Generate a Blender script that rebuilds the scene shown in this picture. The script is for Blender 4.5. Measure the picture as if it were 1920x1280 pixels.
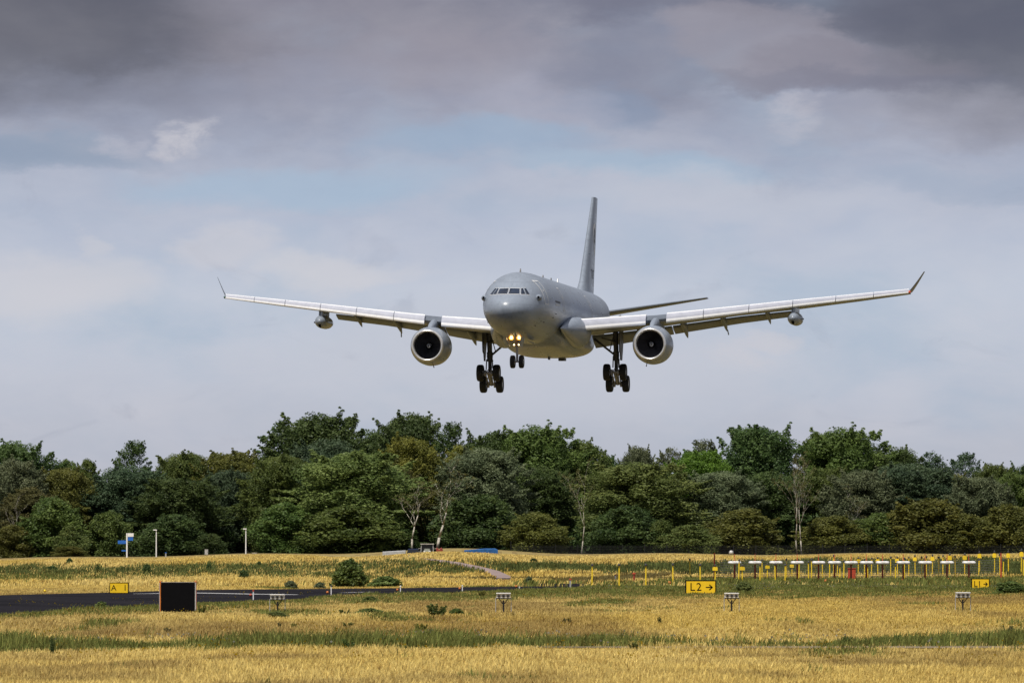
import bpy, math, random
import numpy as np
from mathutils import Vector, Matrix, Euler
R = math.radians
sc = bpy.context.scene
for o in list(bpy.data.objects): bpy.data.objects.remove(o)
rng = np.random.default_rng(7); random.seed(7)

# ------------------------------------------------------------------ camera, sky, sun
F = 13000.0; CAMH = 3.16; PITCH = math.atan((1000-640)/F)
cam = bpy.data.cameras.new('camera'); camo = bpy.data.objects.new('camera', cam); sc.collection.objects.link(camo)
camo.location = (0, 0, CAMH); camo.rotation_euler = (R(90)+PITCH, 0, 0)
cam.sensor_width = 36; cam.lens = F/1920*36; cam.clip_start = 1; cam.clip_end = 20000
cam.dof.use_dof = True; cam.dof.focus_distance = 520; cam.dof.aperture_fstop = 8
sc.camera = camo
sc.render.resolution_x = 1024; sc.render.resolution_y = 682
sc.view_settings.view_transform = 'Standard'; sc.view_settings.look = 'None'
sc.view_settings.exposure = 0.0; sc.view_settings.gamma = 1; sc.view_settings.use_curve_mapping = False
SUN_EL, SUN_AZ = 61, 206          # azimuth clockwise from +Y: behind the camera, a little to its left
sun = bpy.data.lights.new('sun', 'SUN'); sun.energy = 4.8; sun.angle = R(0.6); sun.color = (1, .93, .82)
suno = bpy.data.objects.new('sun', sun); sc.collection.objects.link(suno)
sd = Vector((math.sin(R(SUN_AZ))*math.cos(R(SUN_EL)), math.cos(R(SUN_AZ))*math.cos(R(SUN_EL)), math.sin(R(SUN_EL))))
suno.rotation_euler = sd.to_track_quat('Z', 'Y').to_euler(); suno.location = (0, 0, 60)

def lin(c):
    return tuple(((v/255)/12.92 if v/255 <= .04045 else ((v/255+.055)/1.055)**2.4) for v in c)
def rgba(c): return (c[0], c[1], c[2], 1)

class G:                                   # small node-graph helper
    def __init__(s, nt): s.nt = nt
    def n(s, t, **k):
        n = s.nt.nodes.new(t)
        for a, v in k.items(): setattr(n, a, v)
        return n
    def put(s, sock, v):
        if isinstance(v, bpy.types.NodeSocket): s.nt.links.new(v, sock)
        elif v is not None: sock.default_value = v
    def m(s, op, a, b=None, c=None, clamp=False):
        n = s.n('ShaderNodeMath', operation=op); n.use_clamp = clamp
        for i, v in enumerate((a, b, c)):
            if v is not None: s.put(n.inputs[i], v)
        return n.outputs[0]
    def mix(s, f, a, b, mode='MIX'):
        n = s.n('ShaderNodeMix', data_type='RGBA', blend_type=mode)
        s.put(n.inputs[0], f); s.put(n.inputs[6], a); s.put(n.inputs[7], b)
        return n.outputs[2]
    def noise(s, vec, scale, detail=4, rough=.55, dist=0, col=False):
        n = s.n('ShaderNodeTexNoise'); s.put(n.inputs['Vector'], vec)
        n.inputs['Scale'].default_value = scale; n.inputs['Detail'].default_value = detail
        n.inputs['Roughness'].default_value = rough; n.inputs['Distortion'].default_value = dist
        return n.outputs[1 if col else 0]
    def mr(s, v, a, b, c=0., d=1., smooth=False):
        n = s.n('ShaderNodeMapRange'); n.interpolation_type = 'SMOOTHSTEP' if smooth else 'LINEAR'
        s.put(n.inputs[0], v)
        for i, x in enumerate((a, b, c, d)): n.inputs[i+1].default_value = x
        return n.outputs[0]
    def ramp(s, v, stops):
        n = s.n('ShaderNodeValToRGB'); e = n.color_ramp.elements
        while len(e) < len(stops): e.new(.5)
        for i, (p, c) in enumerate(stops): e[i].position = p; e[i].color = rgba(c)
        s.put(n.inputs[0], v); return n.outputs[0]

def build_world():
    w = bpy.data.worlds.new('World'); sc.world = w; w.use_nodes = True
    nt = w.node_tree; nt.nodes.clear(); g = G(nt)
    out = g.n('ShaderNodeOutputWorld')
    sky = g.n('ShaderNodeTexSky', sky_type='NISHITA'); sky.sun_disc = False
    sky.sun_elevation = R(SUN_EL); sky.sun_rotation = R(SUN_AZ); sky.air_density = 1.2; sky.dust_density = 1.5
    bg1 = g.n('ShaderNodeBackground'); nt.links.new(sky.outputs[0], bg1.inputs[0]); bg1.inputs[1].default_value = .08
    tc = g.n('ShaderNodeTexCoord'); sep = g.n('ShaderNodeSeparateXYZ'); nt.links.new(tc.outputs['Generated'], sep.inputs[0])
    az = g.m('ARCTAN2', sep.outputs[0], sep.outputs[1]); el = g.m('ARCSINE', sep.outputs[2])
    u = g.m('MULTIPLY', az, 13.0); v = g.m('MULTIPLY', el, 13.0)
    cmb = g.n('ShaderNodeCombineXYZ'); g.put(cmb.inputs[0], u); g.put(cmb.inputs[1], g.m('MULTIPLY', v, 2.2))
    P = cmb.outputs[0]
    # wind-torn displacement of the cloud field
    wn = g.noise(P, 2.6, 6, .6, col=True); wm = g.n('ShaderNodeVectorMath', operation='SUBTRACT'); g.put(wm.inputs[0], wn); wm.inputs[1].default_value = (.5, .5, .5)
    sep2 = g.n('ShaderNodeSeparateXYZ'); g.put(sep2.inputs[0], wm.outputs[0])
    uw = g.m('ADD', u, g.m('MULTIPLY', sep2.outputs[0], .40)); vw = g.m('ADD', v, g.m('MULTIPLY', sep2.outputs[1], .20))
    vb = g.m('ADD', v, g.m('MULTIPLY', sep2.outputs[1], .20))
    vr = g.mr(vb, -.2, 4.0)
    def st(vv, c): return ((vv+.2)/4.2, lin(c))
    col = g.ramp(vr, [st(-.2, (172, 176, 189)), st(.08, (178, 183, 197)), st(.28, (192, 198, 213)), st(.45, (194, 202, 218)), st(.58, (182, 191, 211)),
                      st(.70, (166, 175, 197)), st(.81, (150, 156, 178)), st(.92, (135, 138, 158)), st(1.02, (120, 122, 142)), st(1.3, (106, 108, 126)), st(2., (128, 131, 145)), st(4.0, (138, 142, 154))])
    # broad streaky layers: bluish clear bands against warm lilac cloud
    n1 = g.noise(P, 1.7, 5, .52, .4)
    warm = g.mr(n1, .50, .72, 0, 1, True); cool = g.mr(n1, .50, .30, 0, 1, True)
    col = g.mix(g.m('MULTIPLY', warm, .34), col, rgba(lin((204, 203, 214))), 'MIX')
    col = g.mix(g.m('MULTIPLY', cool, .46), col, rgba(lin((158, 182, 206))), 'MIX')
    n2 = g.noise(P, 6.5, 6, .6, .3)
    col = g.mix(g.mr(n2, .35, .72, 0, .13), col, rgba(lin((228, 222, 224))), 'MIX')
    n3 = g.noise(P, 9, 7, .68, .6); torn = g.mr(n3, .36, .62, .25, 1, True)
    n4 = g.noise(P, 3.4, 8, .62, 1.2); col = g.mix(g.mr(n4, .56, .74, 0, .16, True), col, rgba(lin((112, 122, 148))))
    def blob(px, py, rx, ry, c, amt, soft=0., tear=False):
        nonlocal col
        a = g.m('MULTIPLY', g.m('SUBTRACT', uw, (px-960)/1000), 1000/rx)
        b = g.m('MULTIPLY', g.m('SUBTRACT', vw, (1000-py)/1000), 1000/ry)
        d = g.m('ADD', g.m('MULTIPLY', a, a), g.m('MULTIPLY', b, b))
        k = g.mr(d, 1.0, soft, 0, amt, True)
        if tear: k = g.m('MULTIPLY', k, torn)
        col = g.mix(k, col, rgba(lin(c)))
    # cloud banks of the day
    blob(60, 40, 560, 230, (78, 77, 90), .74)
    blob(1930, 40, 480, 240, (76, 79, 97), .78)
    blob(640, 60, 420, 140, (146, 140, 152), .45)
    blob(470, 150, 360, 70, (150, 152, 172), .35)
    blob(1250, 15, 330, 60, (104, 105, 127), .6, 0)
    blob(1700, 25, 420, 60, (90, 92, 112), .5, 0)
    blob(1180, 130, 200, 110, (126, 130, 152), .45)
    blob(870, 130, 250, 120, (158, 150, 163), .35)
    blob(1440, 95, 190, 85, (152, 147, 160), .60, .45)
    blob(1640, 120, 260, 50, (128, 124, 140), .45, .3)
    blob(1600, 150, 420, 30, (112, 114, 136), .45)
    blob(300, 200, 420, 90, (140, 144, 165), .35)
    blob(40, 285, 330, 48, (130, 150, 176), .62)
    blob(900, 270, 280, 52, (150, 176, 204), .58)
    blob(1150, 195, 130, 60, (130, 150, 180), .5)
    blob(1040, 200, 160, 60, (172, 172, 190), .40)
    blob(560, 345, 420, 55, (164, 189, 214), .60)
    blob(1180, 320, 330, 40, (162, 188, 212), .55)
    blob(1820, 335, 250, 40, (156, 172, 196), .45)
    blob(345, 245, 62, 46, (208, 206, 214), .66, 0, True)
    blob(240, 268, 60, 22, (190, 190, 204), .5, 0, True)
    blob(1500, 205, 75, 48, (198, 196, 207), .5, 0, True)
    blob(1750, 210, 300, 70, (158, 156, 170), .40)
    blob(110, 520, 260, 90, (212, 210, 216), .6)
    blob(640, 500, 190, 50, (216, 213, 217), .5)
    blob(430, 455, 130, 50, (210, 208, 215), .50)
    blob(180, 430, 60, 28, (206, 206, 214), .50)
    blob(1350, 370, 420, 60, (204, 206, 217), .40)
    blob(1365, 665, 60, 46, (212, 208, 214), .5, 0, True)
    blob(1440, 625, 90, 24, (212, 207, 212), .40)
    blob(980, 690, 700, 130, (200, 203, 214), .35)
    bg2 = g.n('ShaderNodeBackground'); g.put(bg2.inputs[0], col); bg2.inputs[1].default_value = 1.0
    mx = g.n('ShaderNodeMixShader'); mx.inputs[0].default_value = .93
    nt.links.new(bg1.outputs[0], mx.inputs[1]); nt.links.new(bg2.outputs[0], mx.inputs[2]); nt.links.new(mx.outputs[0], out.inputs[0])
build_world()

# ------------------------------------------------------------------ photo pixel <-> place helpers (survey of where things stand)
CP, SP = math.cos(PITCH), math.sin(PITCH)
def ray(px, py):
    a, b = (np.asarray(px, float)-960)/F, (640-np.asarray(py, float))/F
    return a, CP-b*SP, SP+b*CP
def at(px, py, Y):
    a, y, z = ray(px, py); t = Y/y
    return Vector((float(a*t), Y, float(CAMH+z*t)))
def to_px(x, y, z):
    z = z-CAMH; yy = y*CP+z*SP; zz = -y*SP+z*CP
    return 960+F*x/yy, 640-F*zz/yy
_gd = np.array([-200, 0, 395, 430, 500, 560, 600, 640, 680, 720, 800, 900, 1200, 3000, 9000.])
_gz = np.array([0, 0, 0, -.18, -.52, -.89, -.76, -.30, .26, .50, .56, .53, .6, .6, .6])
def gz(x, y):
    x = np.asarray(x, float); y = np.asarray(y, float)
    z = np.interp(y, _gd, _gz); px = 960+F*x/np.maximum(y, 50)
    w = np.clip((y-620)/90, 0, 1)*np.clip((1500-y)/400, 0, 1)
    z = z + w*(np.interp(y, [735, 880], [.42, .62])*np.exp(-((px-850)/170)**2) - .60*np.exp(-((px+40)/330)**2) + .12*np.sin(px/61.)*np.clip(w, 0, 1) + .15*np.exp(-((px-1900)/200)**2))
    z = z - 1.25*np.exp(-((y-800)/26)**2)*np.exp(-((px-825)/190)**6)
    z = z + np.clip((y-610)/60, 0, 1)*np.clip((760-y)/40, 0, 1)*.16*np.sin(px/37.+y*.05)
    z = z + np.clip((y-130)/40, 0, 1)*np.clip((600-y)/100, 0, 1)*(.05*np.sin(x*.31+y*.05)+.035*np.sin(x*.73-y*.11+1))
    return z
def ground(px, py):
    a, y, z = ray(px, py); d = np.linspace(110, 960, 8000)
    h = CAMH+z/y*d - gz(a/y*d, d); i = int(np.argmax(h <= 0)) if (h <= 0).any() else len(d)-1
    return float(a/y*d[i]), float(d[i]), float(gz(a/y*d[i], d[i]))
def inpoly(px, py, poly):
    px = np.asarray(px); py = np.asarray(py); r = np.zeros(px.shape, bool); n = len(poly); j = n-1
    for i in range(n):
        xi, yi = poly[i]; xj, yj = poly[j]
        if yi != yj:
            r ^= ((yi > py) != (yj > py)) & (px < (xj-xi)*(py-yi)/(yj-yi)+xi)
        j = i
    return r

# ------------------------------------------------------------------ mesh builder
class MB:
    def __init__(s): s.v = []; s.f = []; s.mi = []; s.cur = 0
    def add(s, vs, fs):
        b = len(s.v); s.v += [tuple(p) for p in vs]; s.f += [tuple(i+b for i in f) for f in fs]; s.mi += [s.cur]*len(fs); return s
    def box(s, c, d, rot=None):
        hx, hy, hz = d[0]/2, d[1]/2, d[2]/2
        vs = [Vector((x, y, z)) for x in (-hx, hx) for y in (-hy, hy) for z in (-hz, hz)]
        if rot is not None:
            m = Euler(rot).to_matrix(); vs = [m @ v for v in vs]
        return s.add([v+Vector(c) for v in vs], [(0, 1, 3, 2), (4, 6, 7, 5), (0, 4, 5, 1), (2, 3, 7, 6), (0, 2, 6, 4), (1, 5, 7, 3)])
    def tube(s, p0, p1, r0, r1=None, n=10, cap=True):
        r1 = r0 if r1 is None else r1
        p0 = Vector(p0); p1 = Vector(p1); q = (p1-p0).to_track_quat('Z', 'Y'); vs = []
        for p, r in ((p0, r0), (p1, r1)):
            for i in range(n):
                a = 2*math.pi*i/n; vs.append(p+q @ Vector((r*math.cos(a), r*math.sin(a), 0)))
        fs = [(i, (i+1) % n, n+(i+1) % n, n+i) for i in range(n)]
        if cap: fs += [tuple(range(n-1, -1, -1)), tuple(range(n, 2*n))]
        return s.add(vs, fs)
    def path(s, pts, rad, n=8):
        for a, b, ra, rb in zip(pts[:-1], pts[1:], rad[:-1], rad[1:]): s.tube(a, b, ra, rb, n)
        return s
    def loft(s, secs, closed=True, cap=True):
        n = len(secs[0]); vs = [p for q in secs for p in q]; fs = []
        for k in range(len(secs)-1):
            for i in range(n if closed else n-1):
                j = (i+1) % n; fs.append((k*n+i, k*n+j, (k+1)*n+j, (k+1)*n+i))
        if cap and closed: fs += [tuple(range(n-1, -1, -1)), tuple((len(secs)-1)*n+i for i in range(n))]
        return s.add(vs, fs)
    def lathe(s, prof, c=(0, 0, 0), axis='y', n=40):
        secs = []
        for t, r in prof:
            ring = []
            for i in range(n):
                a = 2*math.pi*i/n; A, B = r*math.cos(a), r*math.sin(a)
                ring.append({'y': (c[0]+A, c[1]+t, c[2]+B), 'x': (c[0]+t, c[1]+A, c[2]+B), 'z': (c[0]+A, c[1]+B, c[2]+t)}[axis])
            secs.append(ring)
        return s.loft(secs)
    def mirror(s):
        m = MB(); m.v = [(-x, y, z) for x, y, z in s.v]; m.f = [tuple(reversed(f)) for f in s.f]; m.mi = list(s.mi); return m
    def build(s, name, mats, parent=None, smooth=False, off=(0, 0, 0), angle=None):
        me = bpy.data.meshes.new(name); ox, oy, oz = off
        me.from_pydata([(x-ox, y-oy, z-oz) for x, y, z in s.v], [], s.f)
        mats = mats if isinstance(mats, (list, tuple)) else [mats]
        for m in mats: me.materials.append(m)
        me.polygons.foreach_set('material_index', s.mi)
        import bmesh
        bm = bmesh.new(); bm.from_mesh(me); bmesh.ops.recalc_face_normals(bm, faces=bm.faces); bm.to_mesh(me); bm.free()
        if smooth:
            me.polygons.foreach_set('use_smooth', [True]*len(me.polygons))
            if angle is not None:
                try: me.set_sharp_from_angle(angle=R(angle))
                except Exception: pass
        me.update()
        o = bpy.data.objects.new(name, me); sc.collection.objects.link(o)
        if parent: o.parent = parent
        return o
def tag(o, label=None, cat=None, group=None, kind=None):
    if label: o['label'] = label
    if cat: o['category'] = cat
    if group: o['group'] = group
    if kind: o['kind'] = kind
    return o
def thing(name, loc, label, cat, group=None, rz=0):
    o = bpy.data.objects.new(name, None); sc.collection.objects.link(o); o.empty_display_size = .2
    o.location = loc; o.rotation_euler = (0, 0, rz); return tag(o, label, cat, group)
def dup(root, loc, label=None, rz=None):
    r = root.copy(); sc.collection.objects.link(r); r.location = loc
    if rz is not None: r.rotation_euler = (0, 0, rz)
    if label: r['label'] = label
    for ch in list(root.children):
        c = ch.copy(); sc.collection.objects.link(c); c.parent = r
        for gch in ch.children:
            d = gch.copy(); sc.collection.objects.link(d); d.parent = c
    return r
def raw_mesh(name, verts, faces, mat, cols=None, nper=3):
    """fast mesh from arrays; cols = one colour per face, stored per corner"""
    me = bpy.data.meshes.new(name); nv, nf = len(verts), len(faces)
    me.vertices.add(nv); me.vertices.foreach_set('co', np.ascontiguousarray(verts, np.float32).ravel())
    me.loops.add(nf*nper); me.loops.foreach_set('vertex_index', np.ascontiguousarray(faces, np.int32).ravel())
    me.polygons.add(nf); me.polygons.foreach_set('loop_start', np.arange(0, nf*nper, nper, dtype=np.int32))
    me.update(calc_edges=True)
    if cols is not None:
        ca = me.color_attributes.new('tint', 'FLOAT_COLOR', 'CORNER')
        c = np.ones((nf*nper, 4), np.float32); c[:, :3] = np.repeat(cols, nper, axis=0); ca.data.foreach_set('color', c.ravel())
    me.materials.append(mat)
    o = bpy.data.objects.new(name, me); sc.collection.objects.link(o); return o

# ------------------------------------------------------------------ materials
def mat(name, col, rough=.5, metal=0, var=.08, scale=3., bump=0, emit=None, estr=0, coat=0, spec=None):
    m = bpy.data.materials.new(name); m.use_nodes = True; g = G(m.node_tree)
    b = m.node_tree.nodes['Principled BSDF']; tc = g.n('ShaderNodeTexCoord')
    if var > 0:
        n = g.noise(tc.outputs['Object'], scale, 5, .6)
        lo = tuple(max(0, c*(1-2*var)) for c in col); hi = tuple(min(1, c*(1+2*var)) for c in col)
        g.put(b.inputs['Base Color'], g.ramp(n, [(.25, lo), (.75, hi)]))
        g.put(b.inputs['Roughness'], g.mr(n, .3, .7, max(.02, rough-.06), min(1, rough+.08)))
    else:
        b.inputs['Base Color'].default_value = rgba(col); b.inputs['Roughness'].default_value = rough
    b.inputs['Metallic'].default_value = metal
    if coat: b.inputs['Coat Weight'].default_value = coat; b.inputs['Coat Roughness'].default_value = .15
    if spec is not None: b.inputs['Specular IOR Level'].default_value = spec
    if emit: b.inputs['Emission Color'].default_value = rgba(emit); b.inputs['Emission Strength'].default_value = estr
    if bump:
        bp = g.n('ShaderNodeBump'); bp.inputs['Strength'].default_value = bump; bp.inputs['Distance'].default_value = .02
        g.put(bp.inputs['Height'], g.noise(tc.outputs['Object'], scale*6, 4)); g.put(b.inputs['Normal'], bp.outputs[0])
    return m
def paint_mat(name, col, rough=.34, panel=True):
    """aircraft grey: slight soiling streaks running aft and faint panel joints"""
    m = bpy.data.materials.new(name); m.use_nodes = True; g = G(m.node_tree); b = m.node_tree.nodes['Principled BSDF']
    tc = g.n('ShaderNodeTexCoord'); mp = g.n('ShaderNodeMapping'); mp.inputs['Scale'].default_value = (2.2, .22, 2.2)
    g.put(mp.inputs[0], tc.outputs['Object']); n = g.noise(mp.outputs[0], 1.6, 6, .6); n2 = g.noise(tc.outputs['Object'], .7, 3)
    c = g.ramp(g.m('ADD', g.m('MULTIPLY', n, .6), g.m('MULTIPLY', n2, .4)), [(.3, tuple(x*.80 for x in col)), (.7, tuple(x*1.12 for x in col))])
    if panel:
        sp = g.n('ShaderNodeSeparateXYZ'); g.put(sp.inputs[0], tc.outputs['Object'])
        fr = g.m('FRACT', g.m('MULTIPLY', sp.outputs[1], 1/2.65)); ln = g.m('LESS_THAN', fr, .014)
        fz = g.m('FRACT', g.m('MULTIPLY', g.m('ADD', sp.outputs[2], 10.35), 1/1.9)); lz = g.m('LESS_THAN', fz, .016)
        c = g.mix(g.m('MULTIPLY', g.m('MAXIMUM', ln, lz), .45), c, rgba(tuple(x*.5 for x in col)))
    g.put(b.inputs['Base Color'], c); g.put(b.inputs['Roughness'], g.mr(n, .3, .7, rough-.05, rough+.08))
    return m
M = {}
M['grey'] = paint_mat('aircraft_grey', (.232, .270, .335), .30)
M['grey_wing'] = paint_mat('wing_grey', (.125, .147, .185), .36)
M['slat_paint'] = mat('slat_paint', (.40, .42, .50), .42, 0, .05, 2)
M['slat_glint'] = mat('slat_glint', (.86, .87, .90), .35, 0, .03, 2, coat=.4)
M['bare_metal'] = mat('bare_metal', (.62, .62, .63), .30, .6, .05, 2)
M['dull_metal'] = mat('dull_metal', (.42, .42, .43), .40, .7, .1, 3)
M['dark_metal'] = mat('dark_metal', (.045, .045, .05), .45, .3, .2, 3)
M['gear_grey'] = mat('gear_grey', (.30, .30, .31), .45, .1, .15, 4)
M['gear_dark'] = mat('gear_dark', (.06, .06, .066), .5, .1, .2, 4)
M['tyre'] = mat('tyre_rubber', (.008, .008, .009), .75, 0, .15, 4)
M['rim'] = mat('wheel_rim', (.32, .32, .33), .4, .5, .1, 4)
M['inlet_dark'] = mat('inlet_duct', (.045, .045, .05), .5, .1, .1, 2)
M['fan'] = mat('fan_blade', (.11, .11, .13), .36, .4, .15, 3)
M['white'] = mat('white_paint', (.78, .78, .78), .45, 0, .04, 4)
M['black'] = mat('black_paint', (.005, .005, .006), .9, 0, .1, 4, spec=.05)
M['mark'] = mat('marking_dark', (.05, .05, .055), .5, 0, .1, 4)
M['mark_light'] = mat('marking_light', (.66, .67, .69), .5, 0, .05, 4)
M['glass'] = mat('cockpit_glass', (.012, .020, .040), .06, 0, .5, 1.2, spec=.8)
M['lamp'] = mat('landing_lamp', (1, .9, .7), .3, 0, 0, 1, emit=(1, .74, .34), estr=11)
M['lamp_ring'] = mat('lamp_reflector', (1, .5, .1), .3, 0, 0, 1, emit=(1, .40, .05), estr=2.2)
M['lamp_soft'] = mat('wing_lamp', (1, .8, .55), .3, 0, 0, 1, emit=(1, .66, .34), estr=2.0)
M['red_lens'] = mat('red_lens', (.55, .10, .05), .25, 0, 0, 1)
M['green_lens'] = mat('green_lens', (.03, .09, .07), .25, 0, 0, 1)
M['yellow'] = mat('yellow_paint', (.82, .58, .02), .5, 0, .10, 5)
M['sign_yellow'] = mat('sign_yellow', (.82, .53, .010), .45, 0, .05, 3)
M['orange'] = mat('orange_paint', (.50, .15, .025), .5, 0, .12, 5)
M['red'] = mat('red_paint', (.42, .055, .022), .55, 0, .15, 5)
M['dark_red'] = mat('faded_red', (.26, .045, .025), .6, 0, .15, 5)
M['blue'] = mat('blue_panel', (.015, .12, .48), .45, 0, .1, 3)
M['blue_dark'] = mat('dark_blue_car', (.020, .035, .10), .3, 0, .15, 3)
M['blue_tarp'] = mat('blue_tarpaulin', (.010, .09, .28), .55, 0, .2, 3, bump=.4)
M['post_grey'] = mat('galvanised', (.48, .48, .47), .5, .3, .1, 5)
M['olive'] = mat('olive_grey', (.16, .17, .14), .6, 0, .25, 3)
M['strip'] = mat('strip_concrete', (.19, .155, .11), .95, 0, .2, 1, bump=.3, spec=.04)
M['concrete'] = mat('concrete', (.40, .37, .32), .85, 0, .15, 2, bump=.3)
M['asphalt'] = mat('asphalt', (.0135, .0125, .0155), .95, 0, .3, .15, bump=.2, spec=.03)
M['marking_white'] = mat('taxi_marking', (.33, .33, .34), .7, 0, .2, .8)
M['track_soil'] = mat('track_soil', (.235, .175, .165), .95, 0, .2, .6, bump=.4)
M['fence'] = mat('dark_fence', (.012, .014, .016), .6, 0, .1, 3)
M['car_glass'] = mat('car_glass', (.01, .012, .015), .08, 0, 0, 1)
M['bark'] = mat('bark', (.085, .068, .052), .9, 0, .25, 2, bump=.6)
M['birch_bark'] = mat('birch_bark', (.33, .305, .26), .8, 0, .3, 1.2, bump=.3)
M['brown_bark'] = mat('brown_bark', (.30, .22, .15), .85, 0, .25, 1.5, bump=.3)

# ------------------------------------------------------------------ the aircraft  (x to its left wing, y aft from the nose, z up from the fuselage axis)
OFF = (0, 29.0, -5.0)
_y = [0, .05, .15, .4, .8, 1.3, 1.9, 2.6, 3.4, 4.4, 5.6, 7.0, 8.5, 10, 38.5, 42, 46, 50, 54, 57, 58.6]
_top = [-.46, -.20, -.02, .24, .48, .70, .96, 1.36, 1.84, 2.26, 2.55, 2.72, 2.80, 2.82, 2.82, 2.82, 2.80, 2.72, 2.55, 2.40, 2.28]
_bot = [-.46, -.74, -.97, -1.28, -1.58, -1.82, -2.04, -2.20, -2.34, -2.46, -2.57, -2.68, -2.77, -2.81, -2.82, -2.45, -1.55, -.45, .70, 1.45, 1.85]
_hw = [0.02, .34, .60, .97, 1.30, 1.57, 1.81, 2.04, 2.25, 2.44, 2.61, 2.75, 2.81, 2.82, 2.82, 2.76, 2.45, 1.85, 1.10, .55, .22]
def fsec(y): return np.interp(y, _y, _top), np.interp(y, _y, _bot), np.interp(y, _y, _hw)
from bisect import bisect
def smooth_tab(tab):
    # monotone cubic (pchip) through the profile points
    x = np.sqrt(np.array(_y, float)); t = np.array(tab, float); h = np.diff(x); d = np.diff(t)/h; m = np.zeros_like(t)
    for i in range(1, len(t)-1):
        if d[i-1]*d[i] > 0:
            w1, w2 = 2*h[i]+h[i-1], h[i]+2*h[i-1]; m[i] = (w1+w2)/(w1/d[i-1]+w2/d[i])
    m[0], m[-1] = d[0], d[-1]
    def f(q):
        q = np.clip(np.sqrt(np.maximum(q, 0)), x[0], x[-1]); i = np.clip(np.searchsorted(x, q, side='right')-1, 0, len(x)-2); s = (q-x[i])/h[i]
        return (1+2*s)*(1-s)**2*t[i]+s*(1-s)**2*h[i]*m[i]+s*s*(3-2*s)*t[i+1]+s*s*(s-1)*h[i]*m[i+1]
    return f
f_top, f_bot, f_hw = smooth_tab(_top), smooth_tab(_bot), smooth_tab(_hw)
def fpt(y, th, off=0.):
    """fuselage skin point; th from the left-wing side (0) up (90) ..."""
    t, b, w = float(f_top(y)), float(f_bot(y)), float(f_hw(y)); zc = (t+b)/2; hh = (t-b)/2
    c, s = math.cos(th), math.sin(th)
    return Vector(((w+off)*c, y, zc+(hh+off)*s))
def front_hit(x, z, off=0.012):
    lo, hi = 0.0, 10.0
    def inside(y):
        t, b, w = float(f_top(y)), float(f_bot(y)), float(f_hw(y)); return (x/w)**2+((z-(t+b)/2)/((t-b)/2))**2 < 1
    for _ in range(40):
        m = (lo+hi)/2
        if inside(m): hi = m
        else: lo = m
    y = hi; e = .02
    n = Vector((x/float(f_hw(y))**2, 0, (z-(float(f_top(y))+float(f_bot(y)))/2)/((float(f_top(y))-float(f_bot(y)))/2)**2)).normalized()
    n = (n+Vector((0, -.7, 0))).normalized()
    return Vector((x, y, z))+n*off
def side_hit(y, z, side=1, off=.012):
    t, b, w = float(f_top(y)), float(f_bot(y)), float(f_hw(y)); zc, hh = (t+b)/2, (t-b)/2
    s = max(-1, min(1, (z-zc)/hh)); c = math.sqrt(max(0, 1-s*s)); return Vector((side*(w+off)*c, y, zc+(hh+off)*s))

def naca(n, tc, camber=.015):
    """closed airfoil loop, chord 0..1: upper surface from the trailing edge forward, then lower aft"""
    b = np.linspace(0, math.pi, n); xs = (1-np.cos(b))/2
    yt = 5*tc*(.2969*np.sqrt(xs)-.126*xs-.3516*xs**2+.2843*xs**3-.1036*xs**4); yc = camber*4*xs*(1-xs)
    return [(x, c+t) for x, c, t in zip(xs[::-1], yc[::-1], yt[::-1])]+[(x, c-t) for x, c, t in zip(xs[1:-1], yc[1:-1], yt[1:-1])]

# wing stations: x, leading edge y, trailing edge y, z of the leading edge, z of the trailing edge, thickness
WX = [2.4, 4., 9., 12., 15., 20., 25., 29.2]
def lerp(x, tab): return float(np.interp(x, WX, tab))
def w_le(x): return 18.45+(x-2.4)*.628
W_TE = [29.6, 30.0, 31.2, 32.4, 33.5, 35.1, 36.7, 38.0]
W_ZL = [-1.24, -1.10, -.60, -.22, .20, .90, 1.57, 2.14]
W_ZT = [-1.62, -1.45, -.80, -.34, .12, .70, 1.40, 2.02]
W_TH = [.118, .112, .100, .098, .096, .092, .088, .084]
def wing_pt(x, cx, cz):
    le, te = w_le(x), lerp(x, W_TE); zl, zt = lerp(x, W_ZL), lerp(x, W_ZT); c = te-le
    return (x, le+cx*c, zl+(zt-zl)*cx+cz*c)
def lower(x, cx):
    tc = lerp(x, W_TH); t = 5*tc*(.2969*math.sqrt(cx)-.126*cx-.3516*cx**2+.2843*cx**3-.1036*cx**4)
    return wing_pt(x, cx, .06*cx*(1-cx)-t)

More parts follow.
